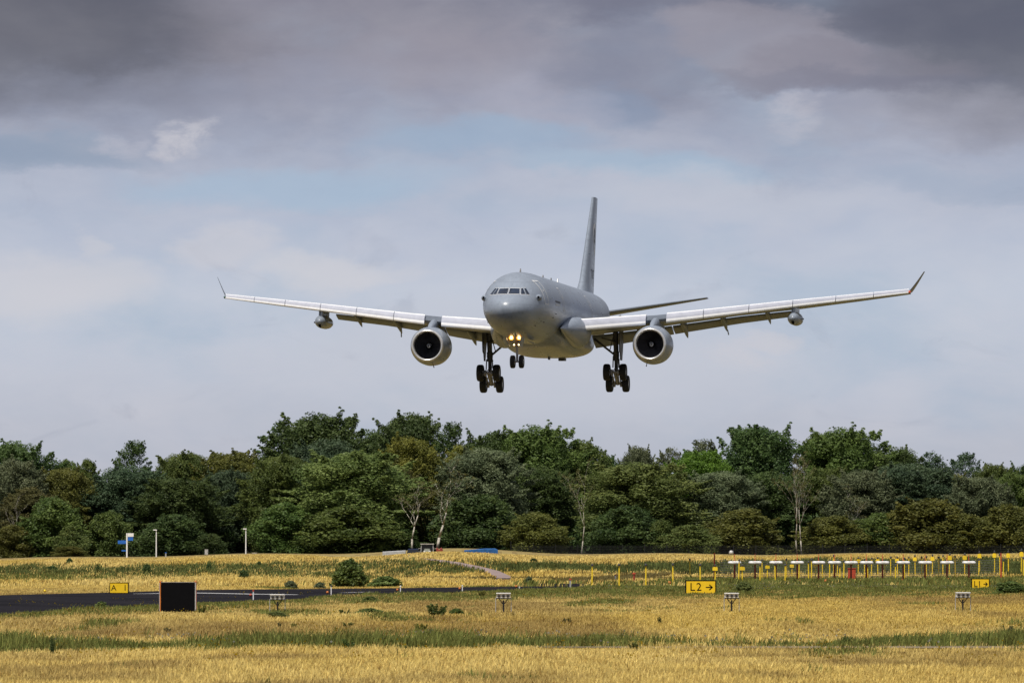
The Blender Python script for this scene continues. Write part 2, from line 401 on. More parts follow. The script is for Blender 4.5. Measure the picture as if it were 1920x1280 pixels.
def build_wing(side, root):
    mir = (lambda m: m) if side > 0 else (lambda m: m.mirror())
    m = MB(); secs = []
    xs = [2.2, 3., 4., 6., 8., 9., 10.5, 12., 13.5, 15., 17.5, 20., 22.5, 25., 27., 28.4, 29.2]
    for x in xs: secs.append([wing_pt(x, a, b) for a, b in naca(18, lerp(x, W_TH))])
    m.loft(secs)
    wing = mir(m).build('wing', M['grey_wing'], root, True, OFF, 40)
    # leading-edge slats: drooped forward, grey above; white nose and top rim stand in for sky glints
    gaps = [(3.35, 8.55), (10.15, 13.0), (13.05, 16.55), (16.6, 20.0), (20.05, 23.4), (23.45, 26.4), (26.45, 29.25)]
    for a, b in gaps:
        s = MB(); secs = []
        for x in np.linspace(a, b, 8):
            c = lerp(x, W_TE)-w_le(x); le = w_le(x); zl = lerp(x, W_ZL)
            k = float(np.interp(x, [3, 9, 15, 20, 25, 29.2], [.96, .84, .72, .61, .49, .38]))   # depth of the slat seen from ahead
            # profile in (forward, up) from the fixed nose; over the top, round the nose, back inside
            pr = [(-.75, .58), (-.40, .55), (-.05, .46), (.22, .30), (.42, .10), (.54, -.10), (.60, -.28), (.57, -.41), (.46, -.48), (.30, -.46), (.22, -.30), (.10, -.05), (-.15, .22), (-.45, .42)]
            secs.append([(x, le-p*k*.82, zl+q*k*1.02+.02) for p, q in pr])
        n = len(secs[0])
        s.loft(secs)
        for fi in range(len(s.f)):
            i = fi % n
            s.mi[fi] = 1 if (5 <= i <= 8 or i <= 1) and fi < n*(len(secs)-1) else 0
        mir(s).build('slat', [M['slat_paint'], M['slat_glint']], wing, True, OFF, 50)
    # trailing-edge flaps, run out and drooped
    for a, b in ((3.1, 9.6), (9.7, 19.6)):
        s = MB(); secs = []
        for x in np.linspace(a, b, 10):
            te = lerp(x, W_TE); c = float(np.interp(x, [3, 9.6, 19.6], [2.5, 2.0, 1.35])); zt = lerp(x, W_ZT)
            drop = float(np.interp(x, [3, 9.6, 19.6], [1.0, .62, .42])); ca = math.atan2(drop, c)
            secs.append([(x, te-.25+(px_*math.cos(ca)+pz_*math.sin(ca))*c, zt-.10-(px_*math.sin(ca)-pz_*math.cos(ca))*c*1.02) for px_, pz_ in naca(10, .13)])
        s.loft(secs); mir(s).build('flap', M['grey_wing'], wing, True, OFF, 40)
    # canoe fairings over the flap tracks
    for x, k in ((7.2, 1.15), (10.7, 1.1), (13.9, 1.0), (17.5, .85)):
        s = MB(); te = lerp(x, W_TE); secs = []
        for t in np.linspace(0, 1, 12):
            y = te-2.9*k+t*4.5*k; zr = lower(x, .62)[2] if y < te-1 else None
            z0 = np.interp(t, [0, .45, .7, 1], [lower(x, .60)[2], lower(x, .9)[2]-.12, lerp(x, W_ZT)-.45*k, lerp(x, W_ZT)-1.02*k])
            r = .30*k*math.sin(math.pi*min(1, .06+t*.94))**.6 if t < .97 else .05
            hgt = r*np.interp(t, [0, .5, 1], [1.0, 1.5, 1.4])
            secs.append([(x+r*.62*math.cos(a), y, float(z0)+hgt*math.sin(a)) for a in np.linspace(0, 2*math.pi, 14, endpoint=False)])
        s.loft(secs)
        if k in (1.0,): s.tube((x+.05, te+1.5, lerp(x, W_ZT)-.95), (x+.1, te+1.9, lerp(x, W_ZT)-1.35), .05)
        mir(s).build('flap_track_fairing', M['grey_wing'], wing, True, OFF, 50)
    # winglet
    s = MB(); secs = []
    for t in np.linspace(0, 1, 8):
        x = 29.2+1.15*t; z = 2.12+1.80*t**1.1; le = 35.3+2.05*t; c = 2.0*(1-t)+.6*t
        secs.append([(x-(pz_*c)*.82+px_*c*(.06 if side > 0 else .145), le+px_*c, z+(pz_*c)*.5) for px_, pz_ in naca(10, .05, 0)])
    s.loft(secs); mir(s).build('winglet', M['grey_wing'], wing, True, OFF, 40)
    s = MB(); s.lathe([(0, .02), (.08, .10), (.3, .13), (.7, .10), (.8, .02)], (29.3, 35.05, 2.10), 'y', 12)
    mir(s).build('position_light', M['red_lens'] if side > 0 else M['green_lens'], wing, True, OFF)
    # root fillet and its landing lamp
    s = MB(); secs = []
    for t in np.linspace(0, 1, 16):
        y = 12.6+t*8.6; rr = math.sin(min(1, t*1.02)*math.pi/2)**1.15
        cx = 2.72+.35*t; zc = -1.62+.42*min(1, t*1.6)
        secs.append([(cx+(.03+1.05*rr)*math.cos(a), y, zc-.35*rr+(.03+(1.12 if math.sin(a) > 0 else 1.35)*rr)*math.sin(a)) for a in np.linspace(0, 2*math.pi, 22, endpoint=False)])
    s.loft(secs); mir(s).build('wing_root_fillet', M['grey'], wing, True, OFF, 60)
    if side > 0:
        s = MB(); s.lathe([(0, .01), (.03, .11), (.14, .16), (.4, .17)], (3.28, 17.9, -1.02), 'y', 14)
        s.build('landing_lamp', M['lamp_soft'], wing, True, OFF)
    return wing

def build_engine(side, root):
    mir = (lambda m: m) if side > 0 else (lambda m: m.mirror())
    c = (9.27, 18.9, -2.72)
    m = MB(); m.lathe([(.14, 1.345), (.40, 1.42), (.9, 1.53), (1.6, 1.60), (2.4, 1.62), (3.4, 1.56), (4.4, 1.42), (5.0, 1.30), (5.0, 1.24), (4.2, 1.20)], c, 'y', 56); m.f = [f for f in m.f if len(f) == 4]; m.mi = [0]*len(m.f)
    eng = mir(m).build('engine', M['grey'], root, True, OFF, 40)
    m = MB(); m.lathe([(.30, 1.10), (.12, 1.12), (.03, 1.165), (0, 1.215), (.02, 1.27), (.07, 1.31), (.14, 1.347)], c, 'y', 56)
    m.f = [f for f in m.f if len(f) == 4]; m.mi = [0]*len(m.f)
    mir(m).build('inlet_lip', M['bare_metal'], eng, True, OFF)
    m = MB(); m.lathe([(.30, 1.10), (.6, 1.115), (1.3, 1.14), (1.75, 1.15), (1.76, .3)], c, 'y', 48); m.f = [f for f in m.f if len(f) == 4]; m.mi = [0]*len(m.f)
    mir(m).build('inlet_duct', M['inlet_dark'], eng, True, OFF)
    m = MB()
    for k in range(26):
        a0 = 2*math.pi*k/26; rows = []
        for t in np.linspace(0, 1, 6):
            r = .30+.84*t; tw = R(28+32*t); ch = .16+.11*t; sweep = .10*t*t
            a = a0+sweep; cen = Vector((c[0]+r*math.cos(a), c[1]+1.35, c[2]+r*math.sin(a))); tan = Vector((-math.sin(a), 0, math.cos(a)))
            d = tan*math.sin(tw)+Vector((0, 1, 0))*math.cos(tw)
            rows.append([cen-d*ch, cen+Vector((0, .02, 0)), cen+d*ch])
        m.loft(rows, closed=False)
    mir(m).build('fan', M['fan'], eng, True, OFF)
    m = MB(); m.lathe([(.82, .01), (.88, .08), (1.0, .17), (1.2, .28), (1.36, .33), (1.5, .34)], c, 'y', 28)
    sp = mir(m).build('spinner', M['black'], eng, True, OFF)
    m = MB(); A = np.linspace(.2, 2*math.pi*1.45, 46); rows = []
    for t, a in zip(np.linspace(0, 1, 46), A):
        r = .035+.165*t; wv = .018+.026*math.sin(math.pi*min(1, t*1.05)); yy = lambda q: c[1]+np.interp(q, [.01, .08, .17, .28, .33], [.82, .88, 1.0, 1.2, 1.36])-.012
        rows.append([(c[0]+q*math.cos(a), float(yy(q)), c[2]+q*math.sin(a)) for q in (r-wv, r, r+wv)])
    m.loft(rows, closed=False); mir(m).build('spinner_spiral', M['mark_light'], eng, True, OFF)
    m = MB(); secs = []
    for t in np.linspace(0, 1, 10):
        y = 20.1+t*8.0; zt = np.interp(y, [20.1, 21.2, 22.6, 24, 28.1], [-1.16, -.72, -.40, -.52, -.98]); zb = np.interp(y, [20.1, 24, 28.1], [-1.35, -1.55, -1.3]); w = .05+.30*math.sin(math.pi*(.08+.84*t))**.7
        secs.append([(9.27+w*a, y, zb+(zt-zb)*b) for a, b in ((-1, 0), (-1, .5), (-.85, .85), (-.4, 1), (.4, 1), (.85, .85), (1, .5), (1, 0))])
    m.loft(secs); mir(m).build('pylon', M['grey'], eng, True, OFF, 40)
    m = MB(); m.lathe([(4.6, 1.0), (5.6, .92), (6.6, .70), (6.65, .5), (7.6, .03)], c, 'y', 32); mir(m).build('exhaust_nozzle', M['dull_metal'], eng, True, OFF, 40)
    m = MB(); m.path([(c[0]-.35, c[1]+.9, c[2]-1.5), (c[0]-.38, c[1]+1.0, c[2]-1.68), (c[0]-.42, c[1]+1.05, c[2]-1.80)], [.035, .03, .045]); mir(m).build('drain_mast', M['gear_dark'], eng, False, OFF)

def tyre_bm(c, r, w):
    m = MB(); m.lathe([(-w*.36, r*.60), (-w*.5, r*.72), (-w*.5, r*.86), (-w*.42, r*.95), (-w*.28, r*.99), (-w*.24, r*.985), (-w*.2, r), (-w*.06, r), (-w*.03, r*.985), (0, r), (w*.06, r), (w*.2, r), (w*.24, r*.985), (w*.28, r*.99), (w*.42, r*.95), (w*.5, r*.86), (w*.5, r*.72), (w*.36, r*.60)], c, 'x', 36); return m
def rim_bm(c, r, w):
    m = MB(); m.lathe([(-w*.42, r*.08), (-w*.44, r*.30), (-w*.34, r*.40), (-w*.38, r*.58), (-w*.30, r*.615), (w*.30, r*.615), (w*.38, r*.58), (w*.34, r*.40), (w*.44, r*.30), (w*.42, r*.08)], c, 'x', 28); return m

def build_main_gear(side, root):
    mir = (lambda m: m) if side > 0 else (lambda m: m.mirror())
    X = 5.34; yb, zb = 27.95, -5.22
    m = MB(); m.tube((X, 27.4, -1.4), (X, 27.8, -3.0), .23, .21, 14); m.tube((X, 27.8, -3.0), (X, 27.85, -3.75), .26, .24, 14); m.tube((X, 27.85, -3.75), (X, 27.92, -4.95), .155, .155, 12)
    m.lathe([(-.08, .10), (-.06, .29), (.06, .29), (.08, .10)], (X, 27.84, -3.72), 'z', 16)
    m.lathe([(-.05, .10), (-.04, .27), (.04, .27), (.05, .10)], (X, 27.8, -3.35), 'z', 16)
    m.tube((X-.22, 27.6, -3.4), (X-.27, 27.75, -4.35), .05); m.tube((X+.24, 27.6, -3.6), (X+.30, 27.7, -4.5), .05)
    m.path([(X, 28.1, -3.8), (X, 28.6, -4.3), (X, 28.15, -4.95)], [.09, .075, .08]); m.tube((X-.16, 28.1, -3.8), (X-.12, 28.6, -4.3), .04); m.tube((X+.16, 28.1, -3.8), (X+.12, 28.6, -4.3), .04)
    leg = mir(m).build('main_gear', M['gear_dark'], root, True, OFF, 40)
    tl = R(27); fwd = Vector((0, -math.cos(tl), math.sin(tl))); P = Vector((X, yb, zb))
    ax = (P+fwd*1.0, P-fwd*1.0)
    m = MB(); m.tube(ax[0], ax[1], .16, .16, 12); m.tube(P, P+Vector((0, -.02, .45)), .2, .17, 12)
    for a in ax: m.tube(a+Vector((-.55, 0, 0)), a+Vector((.55, 0, 0)), .10, .10, 12); m.tube(a+Vector((-.34, 0, -.02)), a+Vector((-.20, 0, -.02)), .26, .26, 14); m.tube(a+Vector((.20, 0, -.02)), a+Vector((.34, 0, -.02)), .26, .26, 14)
    mir(m).build('bogie_beam', M['gear_grey'], leg, True, OFF, 40)
    m = MB()
    for sx in (-.22, .22): m.path([P+Vector((sx, -.8, .55)), P+Vector((sx*1.1, -.3, -.05)), P+Vector((sx*.9, .55, -.50))], [.035, .035, .035]); m.tube(P+Vector((sx*.4, -.25, .78)), P+fwd*.95+Vector((sx*.9, 0, .1)), .04); m.tube(P+Vector((sx*1.3, .2, .1)), P-fwd*.95+Vector((sx*1.2, 0, -.15)), .045)
    mir(m).build('brake_rods', M['rim'], leg, True, OFF)
    for a in ax:
        for sx in (-.69, .69):
            mir(tyre_bm(a+Vector((sx, 0, 0)), .705, .54)).build('tyre', M['tyre'], leg, True, OFF, 50)
            mir(rim_bm(a+Vector((sx, 0, 0)), .705, .54)).build('rim', M['rim'], leg, True, OFF, 40)
    m = MB(); m.tube((X-.05, 27.75, -3.35), (3.55, 27.3, -1.95), .085, .10, 10); m.tube((X-.5, 27.6, -2.9), (X-.2, 27.5, -1.8), .04); m.tube((X+.05, 27.4, -2.2), (X-1.1, 26.8, -1.9), .06)
    mir(m).build('side_brace', M['gear_dark'], leg, True, OFF)
    m = MB(); secs = []
    for (z, y0, y1) in ((-1.25, 26.4, 29.0), (-2.3, 26.5, 28.9), (-3.0, 26.7, 28.6), (-3.15, 27.2, 28.5), (-3.75, 27.5, 28.2)):
        secs.append([(X+.42+.02*(z+1), y0, z), (X+.47, y0, z), (X+.47, y1, z), (X+.42, y1, z)])
    m.loft(secs); mir(m).build('gear_door', M['gear_dark'], leg, False, OFF)

def text_mesh(name, s, size, matr, parent, M4, ext=.004, sx=1.0):
    cu = bpy.data.curves.new(name, 'FONT'); cu.body = s; cu.size = size; cu.extrude = ext; cu.align_x = 'CENTER'; cu.align_y = 'CENTER'; cu.resolution_u = 3
    t = bpy.data.objects.new(name+'_curve', cu); sc.collection.objects.link(t)
    bpy.context.view_layer.update(); dg = bpy.context.evaluated_depsgraph_get()
    me = bpy.data.meshes.new_from_object(t.evaluated_get(dg)); bpy.data.objects.remove(t); bpy.data.curves.remove(cu)
    me.transform(M4 @ Matrix.Diagonal((sx, 1, 1, 1))); me.materials.clear(); me.materials.append(matr); me.name = name
    o = bpy.data.objects.new(name, me); sc.collection.objects.link(o); o.parent = parent; return o
def frame3(o, xa, ya):
    xa = Vector(xa).normalized(); ya = Vector(ya).normalized(); za = xa.cross(ya).normalized()
    return Matrix(((xa.x, ya.x, za.x, o[0]), (xa.y, ya.y, za.y, o[1]), (xa.z, ya.z, za.z, o[2]), (0, 0, 0, 1)))

def build_aircraft():
    root = thing('tanker_aircraft', (3.60, 581.6, 16.36), 'large grey twin engined tanker jet landing with its wheels down', 'aircraft')
    root.rotation_euler = (R(-.45), R(-.15), R(-8.2))
    m = MB(); secs = []
    ys = [.0008, .004, .012, .028, .06, .12, .22, .35, .5, .7, .95, 1.25, 1.6, 2., 2.4, 2.8, 3.3, 3.9, 4.6, 5.4, 6.2, 7.2, 8.4, 10]+list(np.arange(12, 38, 2.))+[38.5, 40, 42, 44, 46, 48, 50, 52, 54, 56, 57.5, 58.6]
    for y in ys: secs.append([fpt(y, a) for a in np.linspace(0, 2*math.pi, 64, endpoint=False)])
    m.loft(secs); fus = m.build('fuselage', M['grey'], root, True, OFF)
    # belly fairing
    m = MB(); secs = []
    for t in np.linspace(0, 1, 18):
        y = 14.2+t*22.5; k = math.sin(math.pi*min(1, max(0, t)))**.42 if 0 < t < 1 else 0
        hw = 2.0+1.02*k; zb = -2.3-1.28*k; zt = -.9
        ring = []
        for a in np.linspace(0, 2*math.pi, 40, endpoint=False):
            ca, sa = math.cos(a), math.sin(a); e = .62
            ring.append((hw*abs(ca)**e*(1 if ca > 0 else -1), y, (zb+zt)/2+(zt-zb)/2*abs(sa)**e*(1 if sa > 0 else -1)))
        secs.append(ring)
    m.loft(secs); m.build('belly_fairing', M['grey'], fus, True, OFF, 60)
    # cockpit panes (frame patch, then pane a little proud)
    def pane(cs, side):
        def q(grow):
            cx = sum(c[0] for c in cs)/4; cz = sum(c[1] for c in cs)/4
            P = [(cx+(x-cx)*(1+grow/abs(x-cx)*.5) if abs(x-cx) > .01 else x, z+(grow if z > cz else -grow)) for x, z in cs]
            rows = []
            for v in np.linspace(0, 1, 6):
                row = []
                for u in np.linspace(0, 1, 7):
                    x = (P[0][0]*(1-u)+P[1][0]*u)*(1-v)+(P[3][0]*(1-u)+P[2][0]*u)*v; z = (P[0][1]*(1-u)+P[1][1]*u)*(1-v)+(P[3][1]*(1-u)+P[2][1]*u)*v
                    row.append(front_hit(side*x, z, .012 if grow else .022))
                rows.append(row)
            return rows
        f = MB(); f.loft(q(.035), closed=False); fr = f.build('window_frame', M['mark_light'], fus, True, OFF)
        f = MB(); f.loft(q(0), closed=False); f.build('cockpit_window', M['glass'], fus, True, OFF)
    for side in (1, -1):
        pane([(.05, 1.23), (.80, 1.21), (.88, .74), (.05, .72)], side)
        pane([(.90, 1.24), (1.02, 1.25), (1.30, .73), (.98, .72)], side)
        pane([(1.10, 1.26), (1.24, 1.25), (1.60, .73), (1.38, .72)], side)
    # doors: pale outlines laid on the skin
    def outline(y0, y1, z0, z1, side, w=.075, name='door'):
        d = MB()
        def strip(pts):
            rows = []
            for a, b in pts: rows.append([side_hit(a[0], a[1], side), side_hit(b[0], b[1], side)])
            d.loft(rows, closed=False)
        zs = np.linspace(z0, z1, 12)
        strip([((y0, z), (y0+w*1.6, z)) for z in zs]); strip([((y1-w*1.6, z), (y1, z)) for z in zs])
        yy = np.linspace(y0, y1, 5); strip([((y, z0), (y, z0+w)) for y in yy]); strip([((y, z1-w), (y, z1)) for y in yy])
        h = .5*(z0+z1); ym = (y0+y1)/2
        strip([((ym-.1, h+.1), (ym-.1, h+.22)), ((ym+.1, h+.1), (ym+.1, h+.22))])
        return d.build(name, M['mark_light'], fus, False, OFF)
    for side in (1, -1):
        outline(4.9, 6.05, .02, 1.98, side); outline(13.6, 14.7, -.15, 1.75, side); outline(31.2, 32.2, -.2, 1.85, side)
    # lettering blocks ahead of the second door (too small to read in the picture)
    for s in (1, -1):
        d = MB()
        for k, (z, n) in enumerate(((.36, 9), (.12, 7))):
            for i in range(n):
                y = 9.2+i*.33; p = [side_hit(y, z, s), side_hit(y+.24, z, s), side_hit(y+.24, z+.15, s), side_hit(y, z+.15, s)]; d.cur = k; d.add(p, [(0, 1, 2, 3)])
        d.build('side_lettering', [M['mark'], M['mark_light']], fus, False, OFF)
    for y, z in ((8.6, -.9), (6.0, -1.35), (4.4, -1.7), (9.6, -.55)):
        for s in (1, -1): d = MB(); c = side_hit(y, z, s, .02); d.lathe([(-.07, .01), (-.06, .04), (.06, .04), (.07, .01)], c, 'y', 8); d.build('probe', M['mark'], fus, False, OFF)
    for s in (1, -1):
        c = side_hit(3.55, .50, s, .05)
        d = MB(); d.lathe([(-.36, .02), (-.30, .14), (-.12, .24), (.15, .26), (.5, .22), (.9, .08), (1., .01)], c, 'y', 18); b = d.build('camera_bulge', M['grey'], fus, True, OFF)
        d = MB(); d.lathe([(-.37, .005), (-.345, .08), (-.33, .1)], c+Vector((s*.03, -.01, .02)), 'y', 12); d.build('camera_lens', M['black'], b, False, OFF)
    # aerials along the crown
    def blade(y, h, c, mt):
        d = MB(); z = float(f_top(y))-.02; secs = [[(-.05, y, z), (.05, y, z), (.05, y+c, z), (-.05, y+c, z)], [(-.02, y+c*.5, z+h), (.02, y+c*.5, z+h), (.02, y+c*1.05, z+h), (-.02, y+c*1.05, z+h)]]
        d.loft(secs); d.build('antenna', mt, fus, False, OFF)
    blade(8.4, .32, .35, M['mark']); blade(21.5, .36, .5, M['mark']); blade(26.4, .34, .5, M['mark']); blade(30.5, .45, .5, M['white'])
    for k in range(5): blade(14.5+k*.95, .17, .2, M['mark'])
    for s, y, zz in ((1, 24, -3.5), (1, 27.0, -3.5)):
        d = MB(); d.box((.9 if y > 25 else .2, y, -3.68), (.55 if y > 25 else .08, .9, .22)); d.build('belly_antenna', M['gear_dark'], fus, False, OFF)
    # fin
    m = MB(); secs = []
    for t in np.linspace(0, 1, 14):
        z = 2.45+t*8.95; le = 44.9+8.55*t; te = 53.7+2.95*t
        if t < .12: le -= (0.12-t)*12
        c = te-le; secs.append([(pz_*c, le+px_*c, z) for px_, pz_ in naca(16, .105 if t > .05 else .11, 0)])
    m.loft(secs); fin = m.build('fin', M['grey'], root, True, OFF, 50)
    for s in (1, -1):
        def fx(y, z):
            t = (z-2.45)/8.95; le = 44.9+8.55*t; te = 53.7+2.95*t; c = te-le; u = min(.98, max(.02, (y-le)/c))
            return s*(5*.105*(.2969*math.sqrt(u)-.126*u-.3516*u*u+.2843*u**3-.1036*u**4)*c+.012)
        rows = []; d = MB(); yc, zc = 52.6, 7.7
        for a in np.linspace(0, 2*math.pi, 37):
            rows.append([(fx(yc+r*1.25*math.sin(a), zc+r*1.4*math.cos(a)), yc+r*1.25*math.sin(a), zc+r*1.4*math.cos(a)) for r in (.70, .95)])
        d.loft(rows, closed=False); d.cur = 1
        rows = []
        for a in np.linspace(0, 2*math.pi, 25):
            rr = .5+.16*math.sin(3*a+1); rows.append([(fx(yc+r*math.sin(a), zc+.1+r*1.25*math.cos(a)), yc+r*math.sin(a), zc+.1+r*1.25*math.cos(a)) for r in (rr-.26, rr)])
        d.loft(rows, closed=False); d.cur = 0
        d.add([(fx(yc+a, zc+b), yc+a, zc+b) for a, b in ((-.4, -1.25), (.4, -1.25), (.28, -1.5), (-.28, -1.5))], [(0, 1, 2, 3)])
        d.build('fin_emblem', [M['mark_light'], M['mark']], fin, False, OFF)
        o = text_mesh('fin_lettering', 'T-057', 1.15, M['mark'], fin, Matrix.Translation(Vector((0, 0, 0))))
        # lay the letters on the curved fin skin
        for vv in o.data.vertices:
            a, b = vv.co.x, vv.co.y; y = 50.6+s*a*1.0; z = 4.45+b; vv.co = Vector((fx(y, z), y, z))-Vector(OFF)
        d = MB(); secs = []
    # tailplanes
    for side in (1, -1):
        m = MB(); secs = []
        for t in np.linspace(0, 1, 12):
            x = 1.2+8.5*t; le = 49.9+6.0*t; c = 5.1*(1-t)+1.75*t; z = 1.12+1.50*t
            secs.append([(x, le+px_*c, z+pz_*c+.0*px_) for px_, pz_ in naca(14, .085, -.01)])
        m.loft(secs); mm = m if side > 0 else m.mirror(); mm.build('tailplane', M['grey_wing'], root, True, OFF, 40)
    # refuelling boom with its control vanes under the tail
    m = MB(); m.tube((0, 38.5, -2.95), (0, 50.5, -1.1), .2, .22, 12); boom = m.build('refuelling_boom', M['grey'], root, True, OFF)
    for s in (1, -1):
        m = MB(); m.loft([[(s*.1, 48.9, -1.0), (s*.1, 49.8, -1.0), (s*.1, 49.8, -.93), (s*.1, 48.9, -.93)], [(s*2.9, 49.6, .85), (s*2.9, 50.2, .85), (s*2.9, 50.2, .91), (s*2.9, 49.6, .91)]]); m.build('boom_vane', M['gear_dark'], boom, False, OFF)
    for side in (1, -1): build_wing(side, root)
    for side in (1, -1): build_engine(side, root)
    # underwing refuelling pods
    for side in (1, -1):
        mir = (lambda q: q) if side > 0 else (lambda q: q.mirror())
        c = (20.05, 28.9, -.26)
        m = MB(); m.lathe([(0, .02), (.05, .14), (.2, .28), (.5, .43), (.9, .51), (1.5, .55), (3.2, .55), (4.2, .48), (5.0, .36), (5.3, .20)], c, 'y', 28)
        pod = mir(m).build('refuelling_pod', M['grey'], root, True, OFF, 50)
        m = MB(); secs = [[(c[0]+w*a, y, z) for a, y in ((-1, y0), (-1, y1), (1, y1), (1, y0))] for z, w, y0, y1 in ((.2, .16, 29.6, 33.0), (.55, .15, 29.7, 33.2), (.86, .15, 29.6, 33.4))]
        m.loft(secs); mir(m).build('pod_pylon', M['grey'], pod, False, OFF)
        m = MB(); m.lathe([(-.03, .02), (.02, .12), (.03, .13)], (c[0], c[1]+.18, c[2]-.27), 'y', 12); m.lathe([(.3, .01), (.32, .09), (.9, .09)], (c[0], c[1]-.02, c[2]-.42), 'y', 10); mir(m).build('pod_ram_inlet', M['black'], pod, False, OFF)
        m = MB(); m.tube((c[0]+.5, c[1]+1.9, c[2]-.02), (c[0]+.74, c[1]+1.9, c[2]-.02), .04); m.box((c[0]+.72, c[1]+1.9, c[2]-.02), (.05, .3, .12)); mir(m).build('pod_vane', M['gear_dark'], pod, False, OFF)
    # undercarriage
    for side in (1, -1): build_main_gear(side, root)
    m = MB(); m.tube((0, 6.25, -2.4), (0, 6.5, -3.35), .15, .13, 12); m.tube((0, 6.5, -3.35), (0, 6.67, -4.5), .085, .085, 12); m.tube((-.42, 6.67, -4.52), (.42, 6.67, -4.52), .06, .06, 10)
    m.path([(0, 6.75, -3.4), (0, 7.15, -3.9), (0, 6.8, -4.4)], [.05, .045, .05]); m.tube((0, 6.55, -3.2), (0, 8.2, -2.6), .06, .07); m.box((0, 6.4, -3.18), (.46, .16, .14))
    ng = m.build('nose_gear', M['gear_grey'], root, True, OFF, 40)
    for s in (-1, 1):
        c = Vector((s*.355, 6.67, -4.52)); tyre_bm(c, .525, .37).build('tyre', M['tyre'], ng, True, OFF, 50); rim_bm(c, .525, .37).build('rim', M['rim'], ng, True, OFF, 40)
        c = (s*.31, 5.55, -2.62)
        m = MB(); m.lathe([(0, .01), (.01, .06), (.03, .09)], c, 'y', 18); lp = m.build('taxi_lamp', M['lamp'], ng, True, OFF)
        m = MB(); m.lathe([(.03, .09), (-.01, .165), (.0, .20), (.06, .17), (.3, .10)], c, 'y', 18); m.f = [f for f in m.f if len(f) == 4]; m.mi = [0]*len(m.f); m.build('lamp_reflector', M['lamp_ring'], ng, True, OFF)
        m = MB(); m.lathe([(0, .01), (.01, .036), (.06, .042)], (s*.19, 6.2, -3.16), 'y', 14); m.build('landing_lamp', M['lamp'], ng, True, OFF)
        m = MB(); m.lathe([(.061, .01), (.062, .10), (.0, .105), (.08, .08), (.2, .03)], (s*.19, 6.2, -3.16), 'y', 14); m.build('lamp_housing', M['gear_grey'], ng, True, OFF)
        m = MB(); secs = [[(s*(.62-.10*k+a), y, z) for a, y in ((0, 4.6+.2*k), (0, 6.6), (.04, 6.6), (.04, 4.6+.2*k))] for k, z in ((0, -2.55), (1, -2.95), (2, -3.3))]
        m.loft(secs); m.build('nose_gear_door', M['grey'], ng, False, OFF)
        m = MB(); m.tube((s*.45, 6.3, -2.75), (s*.14, 6.45, -3.2), .035); m.build('drag_strut', M['rim'], ng, True, OFF)
    m = MB(); m.loft([[(.75, 7.2, -2.78), (.75, 10.6, -2.86), (.80, 10.6, -2.86), (.80, 7.2, -2.78)], [(1.12, 7.2, -3.0), (1.12, 10.6, -3.05), (1.16, 10.6, -3.03), (1.16, 7.2, -2.98)]]); m.build('nose_gear_door', M['grey'], ng, False, OFF)
    return root
build_aircraft()

# ------------------------------------------------------------------ ground, taxiway, path
NEAR = [(-60, 1150), (0, 1146), (150, 1137), (300, 1130), (370, 1126), (500, 1122), (560, 1119), (620, 1114), (870, 1107.5), (1000, 1103), (1100, 1100.5)]
FAR = [(1100, 1099.8), (1000, 1100.2), (880, 1101.6), (700, 1104), (600, 1105), (370, 1107), (200, 1112), (0, 1117), (-60, 1119)]
NEAR = [(x, y+np.interp(y, [1099, 1104, 1150], [0, 3.0, 9])) for x, y in NEAR]
TAXI = NEAR+FAR
PATH_UP = [(784, 1048.4), (800, 1048.6), (830, 1051.5), (862, 1056), (900, 1063.5), (935, 1072), (957, 1082), (958, 1090)]
PATH_LO = [(784, 1049.6), (802, 1051.2), (830, 1056), (862, 1062.5), (890, 1069.5), (918, 1078), (930, 1085), (926, 1091)]
PATHP = PATH_UP+PATH_LO[::-1]
STRIP_Y = 1216.5
def pxy(x, y): return to_px(x, y, gz(x, y))
def fbm(x, y, seed=0, oct=4):
    """value noise, vectorised"""
    x = np.asarray(x, float); y = np.asarray(y, float); out = np.zeros(np.broadcast(x, y).shape); amp, tot = 1., 0.
    for o in range(oct):
        xi = np.floor(x).astype(np.int64); yi = np.floor(y).astype(np.int64); fx = x-xi; fy = y-yi
        fx = fx*fx*(3-2*fx); fy = fy*fy*(3-2*fy)
        def h(a, b):
            q = (a*374761393+b*668265263+(seed+o)*974711) & 0xffffffff; q = ((q ^ (q >> 13))*1274126177) & 0xffffffff; return ((q ^ (q >> 16)) & 0xffff)/65535.
        out = out+amp*((h(xi, yi)*(1-fx)+h(xi+1, yi)*fx)*(1-fy)+(h(xi, yi+1)*(1-fx)+h(xi+1, yi+1)*fx)*fy); tot += amp; amp *= .5; x = x*2.03+17; y = y*2.03+5
    return out/tot
